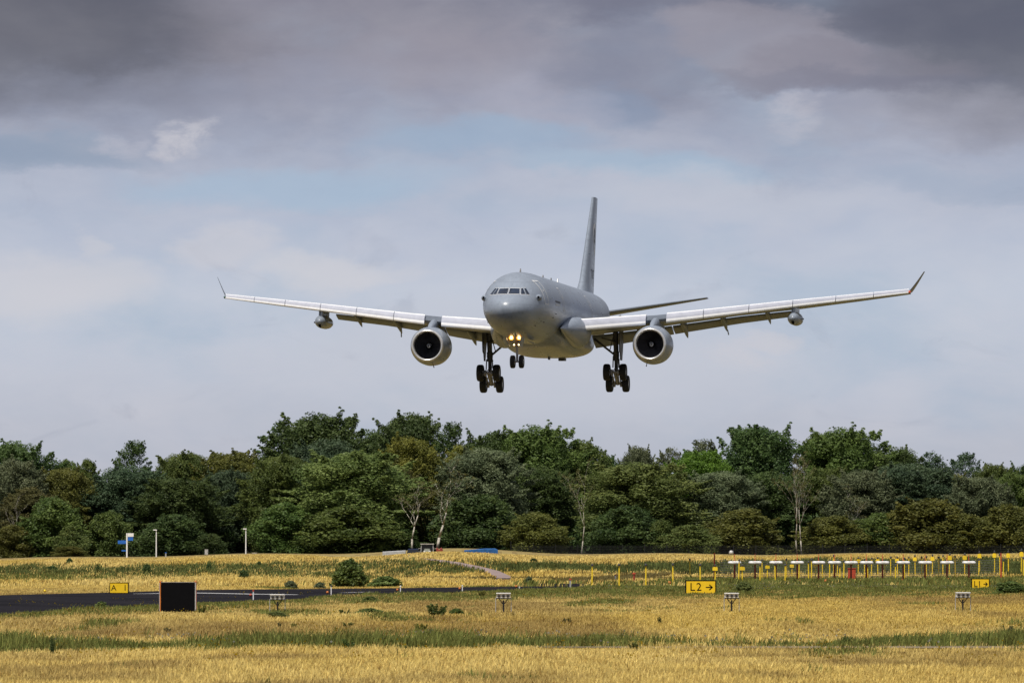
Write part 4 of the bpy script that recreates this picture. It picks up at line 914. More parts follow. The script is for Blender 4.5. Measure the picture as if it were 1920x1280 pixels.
# (kind, variant, pixel x, pixel top, width, distance, leaf, name, label)
TREES = [
 ('broad', 0, 35, 836, 150, 945, 'dark', 'oak_tree', 'dark leafy oak rising at the far left edge of the wood'),
 ('tall', 0, 128, 866, 60, 950, 'mid', 'deciduous_tree', 'left of two slim treetops in the dip right of the far left oak'),
 ('tall', 1, 163, 864, 56, 948, 'mid', 'deciduous_tree', 'right of two slim treetops in the dip right of the far left oak'),
 ('sparse', 0, 250, 828, 86, 952, 'dark', 'deciduous_tree', 'thin crowned tree with sky showing through, tall above the blue signpost'),
 ('broad', 1, 345, 853, 130, 950, 'mid', 'deciduous_tree', 'broad green tree on the skyline between the two white lamp posts'),
 ('broad', 2, 430, 850, 130, 948, 'olive', 'deciduous_tree', 'flat topped olive green tree on the skyline above the right lamp post'),
 ('sparse', 1, 530, 794, 110, 962, 'dark', 'deciduous_tree', 'tall tree with twiggy ragged top at the left shoulder of the highest group'),
 ('broad', 3, 600, 784, 180, 958, 'dark', 'deciduous_tree', 'highest dark tree left of centre, behind the big pale green trees'),
 ('broad', 0, 690, 815, 100, 965, 'dark', 'deciduous_tree', 'dark tree filling the saddle between the two highest treetops'),
 ('broad', 1, 768, 783, 140, 958, 'dark', 'deciduous_tree', 'dome shaped tall dark tree below the aircraft left engine in the view'),
 ('sparse', 0, 845, 794, 78, 955, 'dark', 'deciduous_tree', 'loose twiggy tree just right of the dome shaped tall tree'),
 ('broad', 2, 925, 814, 130, 955, 'dark', 'deciduous_tree', 'dark tree under the nose wheel, right of the loose twiggy one'),
 ('broad', 3, 1010, 806, 160, 952, 'mid', 'deciduous_tree', 'wide rich green tree on the skyline below the main wheels'),
 ('broad', 0, 1085, 834, 110, 955, 'mid', 'deciduous_tree', 'green tree sloping down to the right of the wide rich green one'),
 ('tall', 2, 1140, 858, 70, 960, 'dark', 'deciduous_tree', 'small dark tree left of the grey domed tree in the skyline dip'),
 ('broad', 1, 1195, 842, 68, 968, 'grey', 'deciduous_tree', 'small grey green domed tree alone in the skyline dip'),
 ('sparse', 1, 1258, 842, 74, 955, 'grey', 'deciduous_tree', 'greyish thin crowned tree right of the skyline dip'),
 ('sparse', 0, 1318, 826, 84, 957, 'grey', 'deciduous_tree', 'greyish thin tree with gaps of sky, left of the big dark round one'),
 ('broad', 2, 1425, 804, 150, 950, 'dark', 'deciduous_tree', 'big dark round tree standing left of the twin white birches'),
 ('broad', 3, 1585, 810, 165, 955, 'mid', 'deciduous_tree', 'big green tree on the skyline right of the twin white birches'),
 ('tall', 0, 1535, 818, 70, 960, 'mid', 'deciduous_tree', 'pointed green tree directly behind the twin white birches'),
 ('broad', 0, 1680, 846, 110, 955, 'dark', 'deciduous_tree', 'dark tree on the slope right of the big skyline tree at right'),
 ('sparse', 1, 1748, 850, 80, 958, 'blue', 'deciduous_tree', 'bluish thin tree with sky holes, left of a like pair near the right edge'),
 ('sparse', 0, 1810, 850, 84, 956, 'blue', 'deciduous_tree', 'bluish thin tree with sky holes, right of a like pair near the right edge'),
 ('broad', 1, 1862, 874, 90, 952, 'mid', 'deciduous_tree', 'mid green rounded tree on the low skyline near the right edge'),
 ('broad', 2, 1925, 872, 80, 955, 'dark', 'deciduous_tree', 'dark tree cut by the right edge of the view'),
 # middle rank
 ('broad', 3, 32, 866, 110, 925, 'grey', 'willow_tree', 'pale greyish willow in front of the far left oak'),
 ('broad', 1, 120, 882, 110, 928, 'olive', 'deciduous_tree', 'yellowish olive tree below the two slim tops at left'),
 ('tall', 2, 55, 915, 100, 918, 'brown', 'deciduous_tree', 'brownish thin leaved tree near the left edge'),
 ('broad', 0, 240, 880, 140, 930, 'blue', 'deciduous_tree', 'dark blue green tree standing behind the blue signpost'),
 ('broad', 2, 340, 898, 150, 922, 'dark', 'deciduous_tree', 'wide dark tree behind the left lamp post'),
 ('broad', 3, 432, 886, 120, 935, 'blue', 'deciduous_tree', 'dark bluish tree behind the right lamp post'),
 ('broad', 1, 528, 858, 130, 925, 'mid', 'deciduous_tree', 'pale topped green tree left of the largest pale green tree'),
 ('broad', 0, 612, 832, 140, 945, 'blue', 'deciduous_tree', 'dark bluish tree just under the highest tree left of centre'),
 ('broad', 2, 662, 852, 210, 918, 'light', 'deciduous_tree', 'largest pale green tree in the front of the wood left of centre'),
 ('broad', 3, 770, 826, 120, 940, 'yellow', 'deciduous_tree', 'tree with yellow autumn coloured leaves below the dome shaped tall tree'),
 ('tall', 1, 862, 838, 80, 942, 'yellow', 'deciduous_tree', 'smaller yellowish tree right of the yellow leaved one'),
 ('tall', 2, 745, 880, 110, 928, 'brown', 'deciduous_tree', 'thin brownish tree behind the leaning bare trunk'),
 ('broad', 1, 908, 846, 150, 925, 'grey', 'deciduous_tree', 'large grey green tree right of the bare forked birch'),
 ('broad', 0, 1010, 880, 130, 935, 'dark', 'deciduous_tree', 'dark tree behind the rounded olive bush at centre'),
 ('broad', 3, 1200, 872, 200, 922, 'light', 'deciduous_tree', 'wide pale green tree right of the lone slender birch'),
 ('broad', 2, 1310, 848, 110, 940, 'bright', 'deciduous_tree', 'vivid bright green tree between the wide pale tree and the big dark round one'),
 ('broad', 1, 1352, 888, 140, 926, 'grey', 'deciduous_tree', 'grey green tree with bare twigs on top, left of the twin birches'),
 ('broad', 0, 1440, 890, 130, 932, 'dark', 'deciduous_tree', 'dark tree close behind the left stem of the twin birches'),
 ('broad', 2, 1545, 880, 100, 935, 'mid', 'deciduous_tree', 'green tree close behind the right stem of the twin birches'),
 ('broad', 3, 1612, 885, 120, 926, 'grey', 'deciduous_tree', 'greyish tree around a pale bare trunk right of the twin birches'),
 ('broad', 0, 1705, 876, 170, 932, 'blue', 'deciduous_tree', 'wide dark blue green tree on the right behind the olive thicket'),
 ('broad', 1, 1790, 892, 100, 935, 'olive', 'deciduous_tree', 'brownish olive tree left of the round greyish oak at right'),
 ('broad', 2, 1838, 896, 110, 920, 'grey', 'oak_tree', 'round greyish oak in front near the right edge'),
 ('broad', 3, 1905, 890, 100, 932, 'mid', 'deciduous_tree', 'green tree behind the front bushes at the right edge'),
 # bare trees
 ('birch', 0, 823, 848, 92, 901, 'brown', 'birch_tree', 'tall bare forked birch with pale limbs left of centre'),
 ('birch', 1, 775, 898, 90, 902, 'brown', 'birch_tree', 'leaning bare birch left of the tall forked one'),
 ('birch', 2, 1092, 858, 74, 900.5, 'brown', 'birch_tree', 'lone slender birch with brown crown right of centre'),
 ('twin', 0, 1496, 846, 100, 900.5, 'brown', 'birch_tree', 'twin stemmed white birch at the wood edge on the right'),
 ('birch', 0, 1602, 905, 60, 915, 'brown', 'birch_tree', 'small pale stemmed birch right of the twin birch'),
 ('birch', 1, 30, 920, 50, 910, 'brown', 'birch_tree', 'thin brown stemmed birch near the left edge'),
 # front rank of bushes
 ('bush', 0, 100, 935, 120, 908, 'mid', 'bush', 'tall green bush left of the yellowish one below the willow'),
 ('bush', 1, 132, 985, 66, 905, 'light', 'bush', 'pale green upright bush behind the low yellowish one at left'),
 ('bush', 2, 130, 1023, 66, 900, 'olive', 'bush', 'low yellowish bush at the field edge on the left'),
 ('bush', 3, 20, 985, 90, 906, 'olive', 'bush', 'dull green bush at the left edge of the view'),
 ('bush', 0, 205, 960, 90, 912, 'mid', 'bush', 'green bush just left of the blue signpost'),
 ('bush', 1, 330, 965, 130, 910, 'dark', 'bush', 'dark rounded bush behind the left lamp post'),
 ('bush', 2, 395, 1000, 60, 907, 'dark', 'bush', 'small dark bush midway between the lamp posts'),
 ('bush', 3, 530, 945, 130, 910, 'mid', 'bush', 'green bush right of the right lamp post'),
 ('bush', 0, 650, 950, 190, 908, 'mid', 'bush', 'wide green bush beneath the largest pale tree'),
 ('bush', 1, 735, 985, 110, 912, 'dark', 'bush', 'dark bush above the white trailer'),
 ('bush', 2, 900, 930, 150, 914, 'dark', 'bush', 'dark bush above the blue covered trailer'),
 ('bush', 3, 1005, 962, 120, 905, 'olive', 'bush', 'rounded olive bush at the centre of the wood edge'),
 ('bush', 0, 1175, 950, 140, 908, 'dark', 'bush', 'dark bush right of the lone slender birch'),
 ('bush', 1, 1292, 984, 110, 903, 'light', 'bush', 'pale yellow green bush above the L2 sign'),
 ('bush', 2, 1240, 975, 60, 906, 'mid', 'bush', 'small upright green bush left of the pale one above the L2 sign'),
 ('bush', 3, 1395, 955, 150, 907, 'olive', 'bush', 'wide olive bush between the L2 sign and the twin birch'),
 ('bush', 0, 1560, 968, 130, 906, 'olive', 'bush', 'olive bush just right of the twin birch'),
 ('bush', 1, 1650, 962, 120, 908, 'mid', 'bush', 'green bush behind the middle of the white antennas'),
 ('bush', 2, 1740, 938, 170, 905, 'olive', 'bush', 'large olive thicket above the right white antennas'),
 ('bush', 3, 1810, 965, 120, 903, 'olive', 'bush', 'olive bush below the round greyish oak'),
 ('bush', 0, 1890, 948, 130, 905, 'olive', 'bush', 'olive bush at the right edge of the view'),
]
for t in TREES: plant(*t[:4], t[4]*{'broad': 1.28, 'tall': 1.25, 'sparse': 1.12, 'bush': 1.15}.get(t[0], 1), *t[5:8], t[8], 'bush' if t[7] == 'bush' else 'tree')
# deeper in the wood: only scraps of these show between the front trees
for k, px in enumerate(range(-10, 1960, 62)):
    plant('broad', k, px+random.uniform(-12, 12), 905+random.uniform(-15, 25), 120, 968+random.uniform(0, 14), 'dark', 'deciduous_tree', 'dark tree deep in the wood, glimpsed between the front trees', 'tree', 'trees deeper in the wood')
for k, lst in PROTO.items():
    for root, _, _ in lst:
        if root not in used:
            for c in list(root.children): bpy.data.objects.remove(c)
            bpy.data.objects.remove(root)
def undergrowth():
    r = np.random.default_rng(77); lobes = []
    for x in np.arange(-82, 82, 1.5):
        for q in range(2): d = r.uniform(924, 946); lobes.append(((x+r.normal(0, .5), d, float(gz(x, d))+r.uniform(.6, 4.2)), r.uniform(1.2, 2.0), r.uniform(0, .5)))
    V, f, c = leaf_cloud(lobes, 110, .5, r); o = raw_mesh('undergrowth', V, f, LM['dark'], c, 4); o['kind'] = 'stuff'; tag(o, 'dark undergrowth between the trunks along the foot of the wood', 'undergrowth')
undergrowth()

# ------------------------------------------------------------------ bushes and weeds standing alone in the field
def lone_bush(px, top, bot, wpx, tint, label, name='shrub', var=0, cat='shrub', group=None):
    x, d, zg = ground(px, bot); root, H, W = SHRUB[var % len(SHRUB)]; h = (bot-top)*d/F; w = wpx*d/F
    o = dup(root, (x, d, zg-.03*h), label, random.uniform(0, 6)); o.scale = (w/W, w/W, h/H); o.name = name
    for c in o.children:
        c.name = 'foliage' if c.name.startswith('foliage') else 'stem'
        if c.name.startswith('foliage'): c.material_slots[0].link = 'OBJECT'; c.material_slots[0].material = LM[tint]
    return tag(o, label, cat, group)
def make_shrub(seed, spiky):
    r = np.random.default_rng(seed); root = bpy.data.objects.new('shrub', None); sc.collection.objects.link(root); m = MB(); lobes = []
    if spiky:                                   # upright weed: several leafy stalks
        for k in range(11):
            a = r.uniform(0, 6.283); q = r.uniform(0, .34); L = r.uniform(.55, 1.0)*(1-.5*q); b = Vector((q*.4*math.cos(a), q*.4*math.sin(a), 0)); e = Vector((q*1.3*math.cos(a), q*1.3*math.sin(a), L)); m.tube(b, e, .014, .006, 5)
            for t in np.linspace(.2, 1, 9): p = b.lerp(e, t); lobes.append(((p.x, p.y, p.z), .085*(1.15-.6*t), r.uniform(.1, .8)))
        V, f, c = leaf_cloud(lobes, 1500, .075, r, .5)
    else:
        for k in range(90):
            t = r.random(); a = r.uniform(0, 6.283); q = .5*float(envelope('bush', t))*r.uniform(.3, .95); lobes.append(((q*math.cos(a), q*math.sin(a), .06+.86*t), r.uniform(.08, .15), r.uniform(.1, .9)))
        for k in range(4): a = r.uniform(0, 6.283); m.tube((0, 0, 0), (.25*math.cos(a), .25*math.sin(a), .6), .02, .008, 5)
        V, f, c = leaf_cloud(lobes, 4200, .075, r, .5)
    q = np.hypot(V[:, 0], V[:, 1]); V[:, :2] *= .5/np.percentile(q, 97); V[:, 2] *= 1/np.percentile(V[:, 2], 99)
    cr = raw_mesh('foliage', V, f, LM['mid'], c, 4); cr.parent = root; m.build('stem', M['bark'], root); return root, 1., 1.
SHRUB = [make_shrub(1, False), make_shrub(2, False), make_shrub(3, True), make_shrub(4, True)]
for a in [
 (655, 1050, 1102, 66, 'mid', 'big dark round bush at the foot of the embankment beside the taxiway', 'round_bush', 0),
 (722, 1080, 1101, 66, 'light', 'low light green scrub right of the big dark round bush', 'shrub', 1),
 (545, 1088, 1104, 26, 'grey', 'greyish shrub left of the big dark round bush', 'shrub', 1),
 (600, 1091, 1104, 24, 'grey', 'pale grey green shrub just left of the big dark round bush', 'shrub', 0),
 (98, 1060, 1073, 24, 'dark', 'dark shrub on the embankment above the yellow light at far left', 'shrub', 0),
 (184, 1060, 1072, 12, 'dark', 'small dark shrub on the embankment left of the blue signpost', 'shrub', 1),
 (275, 1058, 1076, 18, 'dark', 'dark shrub on the embankment between the blue signpost and a lamp post', 'shrub', 0),
 (392, 1056, 1072, 15, 'dark', 'dark shrub on the embankment below the small grey cabinet', 'shrub', 1),
 (457, 1068, 1086, 20, 'dark', 'dark shrub lower down the embankment below the right lamp post', 'shrub', 0),
 (486, 1052, 1063, 13, 'dark', 'small dark shrub on the bank top right of the right lamp post', 'shrub', 1),
 (130, 1046, 1058, 14, 'dark', 'small dark shrub in front of the low yellowish bush', 'shrub', 1),
 (992, 1080, 1094, 16, 'grey', 'greyish tuft right of the lower end of the dirt track', 'shrub', 0),
 (1000, 1046, 1056, 18, 'dark', 'low dark shrub on the bank right of the dirt track top', 'shrub', 1),
 (1395, 1090, 1112, 40, 'light', 'bright green clump right of the L2 sign', 'shrub', 1),
 (1895, 1090, 1113, 70, 'mid', 'wide dark green clump right of the L1 sign', 'shrub', 0),
 (818, 1132, 1158, 38, 'mid', 'spiky dark thistle in the dry grass near the second light box', 'thistle', 2, 'weed'),
 (856, 1140, 1153, 30, 'mid', 'low round weed right of the spiky thistle', 'weed', 1, 'weed'),
 (97, 1196, 1231, 13, 'dark', 'tall dark weed in the green strip at far left', 'weed', 2, 'weed'),
 (1888, 1172, 1201, 24, 'brown', 'tall brownish weed at the far right', 'weed', 3, 'weed'),
 (694, 1117, 1131, 34, 'light', 'bright green clump near the taxiway edge in the middle left', 'weed', 1, 'weed'),
 (692, 1140, 1153, 60, 'light', 'wide low green patch of weeds left of the spiky thistle', 'weed', 0, 'weed'),
 (648, 1142, 1154, 24, 'mid', 'green weed left of the wide low patch', 'weed', 3, 'weed'),
 (787, 1168, 1186, 26, 'yellow', 'yellowish weed below the spiky thistle', 'weed', 2, 'weed'),
 (806, 1178, 1190, 18, 'yellow', 'small yellow weed close right of the yellowish weed', 'weed', 3, 'weed'),
 (728, 1180, 1193, 24, 'olive', 'olive weed left of the yellowish weed', 'weed', 2, 'weed'),
 (650, 1166, 1178, 22, 'olive', 'olive weed in the dry grass right of the leftmost light box', 'weed', 3, 'weed'),
 (549, 1168, 1182, 16, 'yellow', 'yellowish weed below the leftmost light box', 'weed', 2, 'weed'),
 (523, 1166, 1180, 9, 'brown', 'thin brown weed below the leftmost light box', 'weed', 3, 'weed'),
 (520, 1146, 1160, 44, 'light', 'green weeds around the feet of the leftmost light box', 'weed', 0, 'weed'),
 (1058, 1158, 1168, 9, 'brown', 'brown seed head, left of two in the dry grass at centre', 'weed', 2, 'weed'),
 (1068, 1157, 1170, 10, 'brown', 'brown seed head, right of two in the dry grass at centre', 'weed', 3, 'weed'),
 (1237, 1156, 1171, 9, 'olive', 'thin olive weed below and left of the L2 sign', 'weed', 2, 'weed'),
 (280, 1193, 1203, 28, 'yellow', 'low yellow flowered weed below the black panel', 'weed', 0, 'weed'),
 (315, 1176, 1190, 16, 'brown', 'brown weed just below the black panel', 'weed', 2, 'weed'),
 (377, 1134, 1152, 16, 'olive', 'olive weed right of the black panel', 'weed', 3, 'weed'),
 (1190, 1204, 1222, 24, 'olive', 'brownish weed at the concrete strip right of centre', 'weed', 2, 'weed'),
 (1680, 1190, 1213, 18, 'mid', 'tall green tuft in the green strip at right', 'weed', 3, 'weed'),
 (655, 1197, 1222, 26, 'mid', 'tall green tuft in the green strip left of centre', 'weed', 3, 'weed'),
 (1585, 1192, 1212, 26, 'mid', 'tall green tuft in the green strip below the red cabinet', 'weed', 2, 'weed'),
 (190, 1127, 1139, 24, 'light', 'bright green clump at the taxiway edge left of the black panel', 'weed', 0, 'weed'),
 (905, 1108, 1120, 18, 'yellow', 'yellow flowered weed at the taxiway edge left of the second light box', 'weed', 2, 'weed')]:
    lone_bush(*a[:5], a[5], a[6], a[7], a[8] if len(a) > 8 else 'shrub')
def flowers(name, n, box, col, size, label, seed):
    r = np.random.default_rng(seed); P = []
    for k in range(n):
        px, py = r.uniform(box[0], box[2]), r.uniform(box[1], box[3]); x, d, z = ground(px, py); q = int(r.integers(2, 9))
        P.append(np.stack([x+r.normal(0, .22, q), d+r.normal(0, .7, q), z+r.uniform(.14, .28, q)], -1))
    P = np.concatenate(P); m = len(P); s = size*(.6+.8*r.random(m))[:, None]
    a = np.array([1, 0, 0]) ; b = np.array([0, -.5, .85]); V = np.stack([P-a*s, P-b*s, P+a*s, P+b*s], 1).reshape(-1, 3)
    o = raw_mesh(name, V, np.arange(4*m).reshape(-1, 4), GM, np.array(col)[None]*(.6+.7*r.random((m, 1))), 4); o['kind'] = 'stuff'; tag(o, label, 'wildflowers')
flowers('yellow_wildflowers', 330, (0, 1104, 1920, 1250), (.60, .42, .02), .022, 'small yellow flowers scattered through the dry grass', 5)
flowers('white_wildflowers', 150, (1080, 1096, 1900, 1108), (.62, .58, .52), .02, 'pale seed heads along the verge by the yellow light poles', 6)
flowers('cow_parsley', 40, (0, 1196, 1920, 1216), (.62, .62, .52), .03, 'white flower heads in the green strip', 8)

# ------------------------------------------------------------------ airfield signs
def sign(px, top, bot, wpx, text, arrow, label, chars=None):
    x, d, zg = ground(px, bot+1.5); w = wpx*d/F; zt = at(px, top, d).z; h = (bot-top)*d/F; z1 = zt; z0 = zt-h
    root = thing('taxiway_sign', (x, d, zg), label, 'sign')
    m = MB(); m.box((0, .14, (z0+z1)/2-zg), (w, .24, h)); body = m.build('sign_housing', M['black'], root)
    fw = .028*w+.012; m = MB(); m.box((0, .008, (z0+z1)/2-zg), (w-2*fw, .016, h-2*fw)); face = m.build('sign_face', M['sign_yellow'], body); cz = (z0+z1)/2-zg
    M4 = lambda X, Z: Matrix.Translation(Vector((X, -.003, Z))) @ Matrix.Rotation(R(90), 4, 'X')
    if chars:
        for t, X in chars: text_mesh('sign_letter', t, h*(.80 if w > 1.4 else .74), M['black'], body, M4(X*w, cz), .003)
    elif text: text_mesh('sign_text', text, min(h*.80, w*.36), M['black'], body, M4(-w*.17, cz), .003, .95)
    if arrow:
        m = MB(); ax0, ax1 = w*.16, w*.37; t = h*.035
        m.box(((ax0+ax1)/2, -.003, cz), (ax1-ax0, .006, 2*t))
        for s in (1, -1): m.box((ax1-w*.045, -.0045, cz+s*h*.085), (w*.135, .009, 2*t), (0, R(s*40), 0))
        m.build('arrow', M['black'], body)
    for s in (-1, 1): mm = MB(); mm.tube((s*w*.36, .14, -.05), (s*w*.36, .14, z0-zg+.01), .03, .03, 8); mm.build('leg', M['post_grey'], root)
    return root
sign(1314, 1087, 1113.5, 58, '', True, 'yellow taxiway sign with black lettering L2 and an arrow pointing right', [('L', -.27), ('2', -.06)])
sign(1838.5, 1084, 1104.5, 34, '', True, 'smaller yellow taxiway sign with black lettering L1 and an arrow pointing right', [('L', -.27), ('1', -.06)])
sign(223, 1091.5, 1112, 36, '', False, 'yellow taxiway sign beyond the taxiway at left, half hidden by a weed', chars=[('A', -.27), ('1', .32)])
lone_bush(226, 1098, 1112.6, 9, 'dark', 'dark weed standing in front of the left yellow sign', 'weed', 2, 'weed')
lone_bush(1841, 1101.5, 1107, 7, 'mid', 'small weed standing in front of the L1 sign', 'weed', 3, 'weed')
for root, _, _ in SHRUB:
    for c in list(root.children): bpy.data.objects.remove(c)
    bpy.data.objects.remove(root)
def black_panel():
    x, d, zg = ground(333.5, 1149.5); px = d/F; w, h = 68*px, 58*px
    root = thing('distance_marker_board', (x, d, zg), 'large square black board with orange posts standing in the grass by the taxiway', 'sign board')
    m = MB(); m.box((0, .10, h/2+.01), (w-.10, .16, h-.02)); b = m.build('board', M['black'], root)
    m = MB(); m.box((0, .10, h+.012), (w-.10, .18, .02)); m.build('top_rail', M['dull_metal'], b)
    for s in (-1, 1):
        m = MB(); m.box((s*(w/2-.02), .08, h/2), (.045, .22, h)); p = m.build('post', M['orange'] if s < 0 else M['post_grey'], root)
        m = MB(); m.box((s*(w/2+.012), -.035, h/2), (.02, .012, h*.98)); m.build('white_edge', M['post_grey'] if s < 0 else M['dark_red'], p)
        m = MB(); m.lathe([(0, .04), (.02, .05), (.06, .045), (.075, .02)], (s*(w/2-.02), .08, h), 'z', 12); m.build('orange_cap', M['orange'], p, True)
black_panel()
def light_box_proto():
    root = bpy.data.objects.new('approach_slope_light', None); sc.collection.objects.link(root)
    m = MB(); m.box((0, .25, .70), (.54, .62, .16)); m.box((0, .22, .795), (.57, .70, .03)); b = m.build('housing', M['white'], root)
    for k in range(3):
        mm = MB(); mm.lathe([(-.075, .064), (-.06, .070), (0, .070)], (-.175+.175*k, .0, .70), 'y', 16); mm.build('lens_hood', M['dull_metal'], b, True); mm = MB(); mm.lathe([(-.078, .002), (-.076, .040), (-.07, .05)], (-.175+.175*k, .0, .69), 'y', 14); mm.build('lens', M['mark'], b, True)
    m = MB(); m.tube((0, .25, -.1), (0, .25, .52), .035, .035, 8); m.tube((0, .25, .34), (-.17, .25, .58), .018); m.tube((0, .25, .34), (.17, .25, .58), .018); m.box((0, .25, .60), (.58, .5, .04)); m.build('stand', M['gear_dark'], root)
    for s in (-1, 1): mm = MB(); mm.tube((s*.30, .1, -.1), (s*.30, .1, .62), .014, .014, 6); mm.build('leg', M['post_grey'], root)
    return root
lb = light_box_proto(); first = True
for px, y, lab in ((520, 1152, 'leftmost of four white light boxes on stands in the grass'), (944, 1150, 'white light box on a stand, second from left, right of the thistle'), (1372, 1149, 'white light box on a stand just right of and below the L2 sign'), (1806, 1148, 'rightmost white light box on a stand, below the L1 sign')):
    x, d, z = ground(px, y); o = lb if first else dup(lb, (x, d, z)); first = False; o.location = (x, d, z); tag(o, lab, 'light box', 'approach slope light boxes')

# ------------------------------------------------------------------ approach lights
def pole_proto(box):
    root = bpy.data.objects.new('approach_light', None); sc.collection.objects.link(root)
    m = MB(); m.tube((0, 0, -.06), (0, 0, .93), .050, .042, 10); m.build('pole', M['yellow'], root, True, angle=40)
    m = MB(); m.lathe([(.925, .03), (.93, .075), (.97, .085), (1.0, .05), (1.005, .01)], (0, 0, 0), 'z', 12); m.lathe([(-.10, .02), (-.09, .06), (.04, .055), (.06, .02)], (0, -.02, .965), 'y', 10); m.build('lamp_head', M['mark'], root, True)
    if box: m = MB(); m.box((0, -.02, .80), (.34, .16, .15)); m.box((0, -.02, .885), (.22, .14, .02)); m.build('yellow_box', M['yellow'], root)
    return root
POLES = [(1110, 1057, 1101, 0), (1161, 1057, 1101, 0), (1211, 1057, 1100.5, 0), (1262, 1056, 1099, 0), (1294, 1047, 1088, 0), (1313, 1057, 1096, 0),
 (1341, 1058, 1098, 1), (1385, 1048, 1095, 0), (1392, 1058, 1096, 1), (1425, 1057, 1097, 0), (1429, 1048, 1089, 0), (1439, 1056, 1090, 1), (1454, 1056, 1097, 0), (1472, 1057, 1095, 0), (1475, 1047, 1088, 0), (1485, 1054, 1089, 1),
 (1498, 1052, 1092, 0), (1516, 1052, 1091, 0), (1522, 1047, 1091, 0), (1529, 1053, 1086, 1), (1542, 1052, 1089, 0), (1556, 1050, 1092, 0), (1563, 1040, 1083, 0), (1570, 1048, 1084, 1), (1575, 1059, 1091, 0), (1582, 1050, 1090, 0),
 (1609, 1044, 1080, 1), (1621, 1047, 1088, 0), (1627, 1059, 1090, 0), (1634, 1045, 1084, 0), (1646, 1044, 1081, 1), (1659, 1050, 1086, 0), (1670, 1043, 1085, 0), (1679, 1058, 1091, 0), (1683, 1043, 1082, 1), (1696, 1045, 1090, 0), (1704, 1043, 1083, 0),
 (1716, 1040, 1082, 1), (1728, 1043, 1086, 0), (1737, 1042, 1084, 0), (1743, 1054, 1086, 0), (1748, 1039, 1082, 1), (1760, 1043, 1086, 0), (1768, 1040, 1083, 0), (1780, 1037, 1081, 1), (1790, 1041, 1086, 0), (1791, 1048, 1084, 0), (1809, 1037, 1080, 1), (1835, 1047, 1084, 0), (1837, 1033, 1078, 1),
 (1865, 1032, 1078, 1), (1875, 1037, 1086, 0), (1881, 1048, 1088, 0), (1891, 1032, 1078, 1), (1915, 1029, 1078, 1), (1919, 1044, 1085, 0)]
ANT = [1377.5, 1416, 1455, 1495, 1535, 1565, 1596, 1625, 1655, 1694, 1735, 1776, 1817]
ORD = ['first', 'second', 'third', 'fourth', 'fifth', 'sixth', 'seventh', 'eighth', 'ninth', 'tenth', 'eleventh', 'twelfth', 'thirteenth', 'fourteenth', 'fifteenth', 'sixteenth', 'seventeenth', 'eighteenth']
def pole_labels():
    out = []; early = ['leftmost of the spaced yellow light poles left of the L2 sign', 'second from left of the spaced yellow light poles left of the L2 sign', 'third from left of the spaced yellow light poles left of the L2 sign', 'fourth from left of the spaced yellow light poles, nearest left of the L2 sign', 'short far yellow light pole above the left part of the L2 sign', 'yellow light pole rising behind the middle of the L2 sign']
    nb = 0
    for i, (px, t, b, bx) in enumerate(POLES):
        if i < 6: out.append(early[i]); continue
        if bx: out.append('yellow light pole with square yellow box, %s such from the left' % ORD[nb]); nb += 1; continue
        k = min(range(13), key=lambda q: abs(ANT[q]-px)); dx = px-ANT[k]
        pos = 'directly under' if abs(dx) < 5 else ('just left of' if dx < 0 else 'just right of')
        if px > 1830: pos, ref = ('standing', 'past the last white antenna, beyond the L1 sign')
        else: ref = 'the %s white antenna from the left' % ORD[k]
        out.append('plain yellow light pole %s %s' % (pos, ref))
    for lab in set(out):
        ix = [i for i, l in enumerate(out) if l == lab]
        if len(ix) > 1:
            for n, i in enumerate(ix): out[i] = ('left' if n == 0 else 'right' if n == len(ix)-1 else 'middle')+' of %d plain poles ' % len(ix)+out[i].replace('plain yellow light pole ', '').replace('directly ', '')
    return out
pr = [pole_proto(0), pole_proto(1)]; seen = [False, False]
for (px, t, b, bx), lab in zip(POLES, pole_labels()):
    x, d, z = ground(px, b)
    if d > 640: d = 612.; x = at(px, b, d).x; z = float(gz(x, d))
    h = at(px, t, d).z-z; o = pr[bx] if not seen[bx] else dup(pr[bx], (0, 0, 0)); seen[bx] = True
    o.location = (x, d, z); o.scale = (1.0, 1.0, h); o.rotation_euler = (random.gauss(0, .012), random.gauss(0, .014), random.uniform(-.4, .4)); o.name = 'approach_light'; tag(o, lab, 'light pole', 'yellow approach light poles')

# ------------------------------------------------------------------ landing-system antennas
ap = thing('localizer_antenna', (0, 0, 0), 'x', 'antenna')
m = MB()
secs = []
for y, k in ((-.9, .6), (-.82, .9), (-.5, 1), (.9, 1), (1.2, .8)):
    secs.append([(.52*k*c, y, 2.02+.13*k*s) for c, s in ((1, 0), (.97, .5), (.86, .85), (.6, 1), (.2, .88), (0, .98), (-.2, .88), (-.6, 1), (-.86, .85), (-.97, .5), (-1, 0), (-.95, -.6), (-.7, -.95), (0, -1), (.7, -.95), (.95, -.6))])
m.loft(secs); m.build('radome', M['white'], ap, True, angle=50)
m = MB(); m.tube((0, .3, -.2), (0, .3, 1.90), .085, .07, 8); m.build('mast', M['dark_red'], ap); m = MB(); m.tube((0, .3, 2.14), (0, .3, 2.72), .03, .02, 6); m.build('tip_rod', M['red'], ap)
DANT = 562.
for k, px in enumerate(ANT):
    p = at(px, 1054.3, DANT); z = float(gz(p.x, DANT)); o = ap if k == 0 else dup(ap, (0, 0, 0)); o.location = (p.x, DANT, p.z-2.02)
    tag(o, '%s white winged antenna from the left on a dark red mast' % ORD[k] if k < 12 else 'rightmost white winged antenna on a dark red mast near the L1 sign', 'antenna', 'row of white landing system antennas')
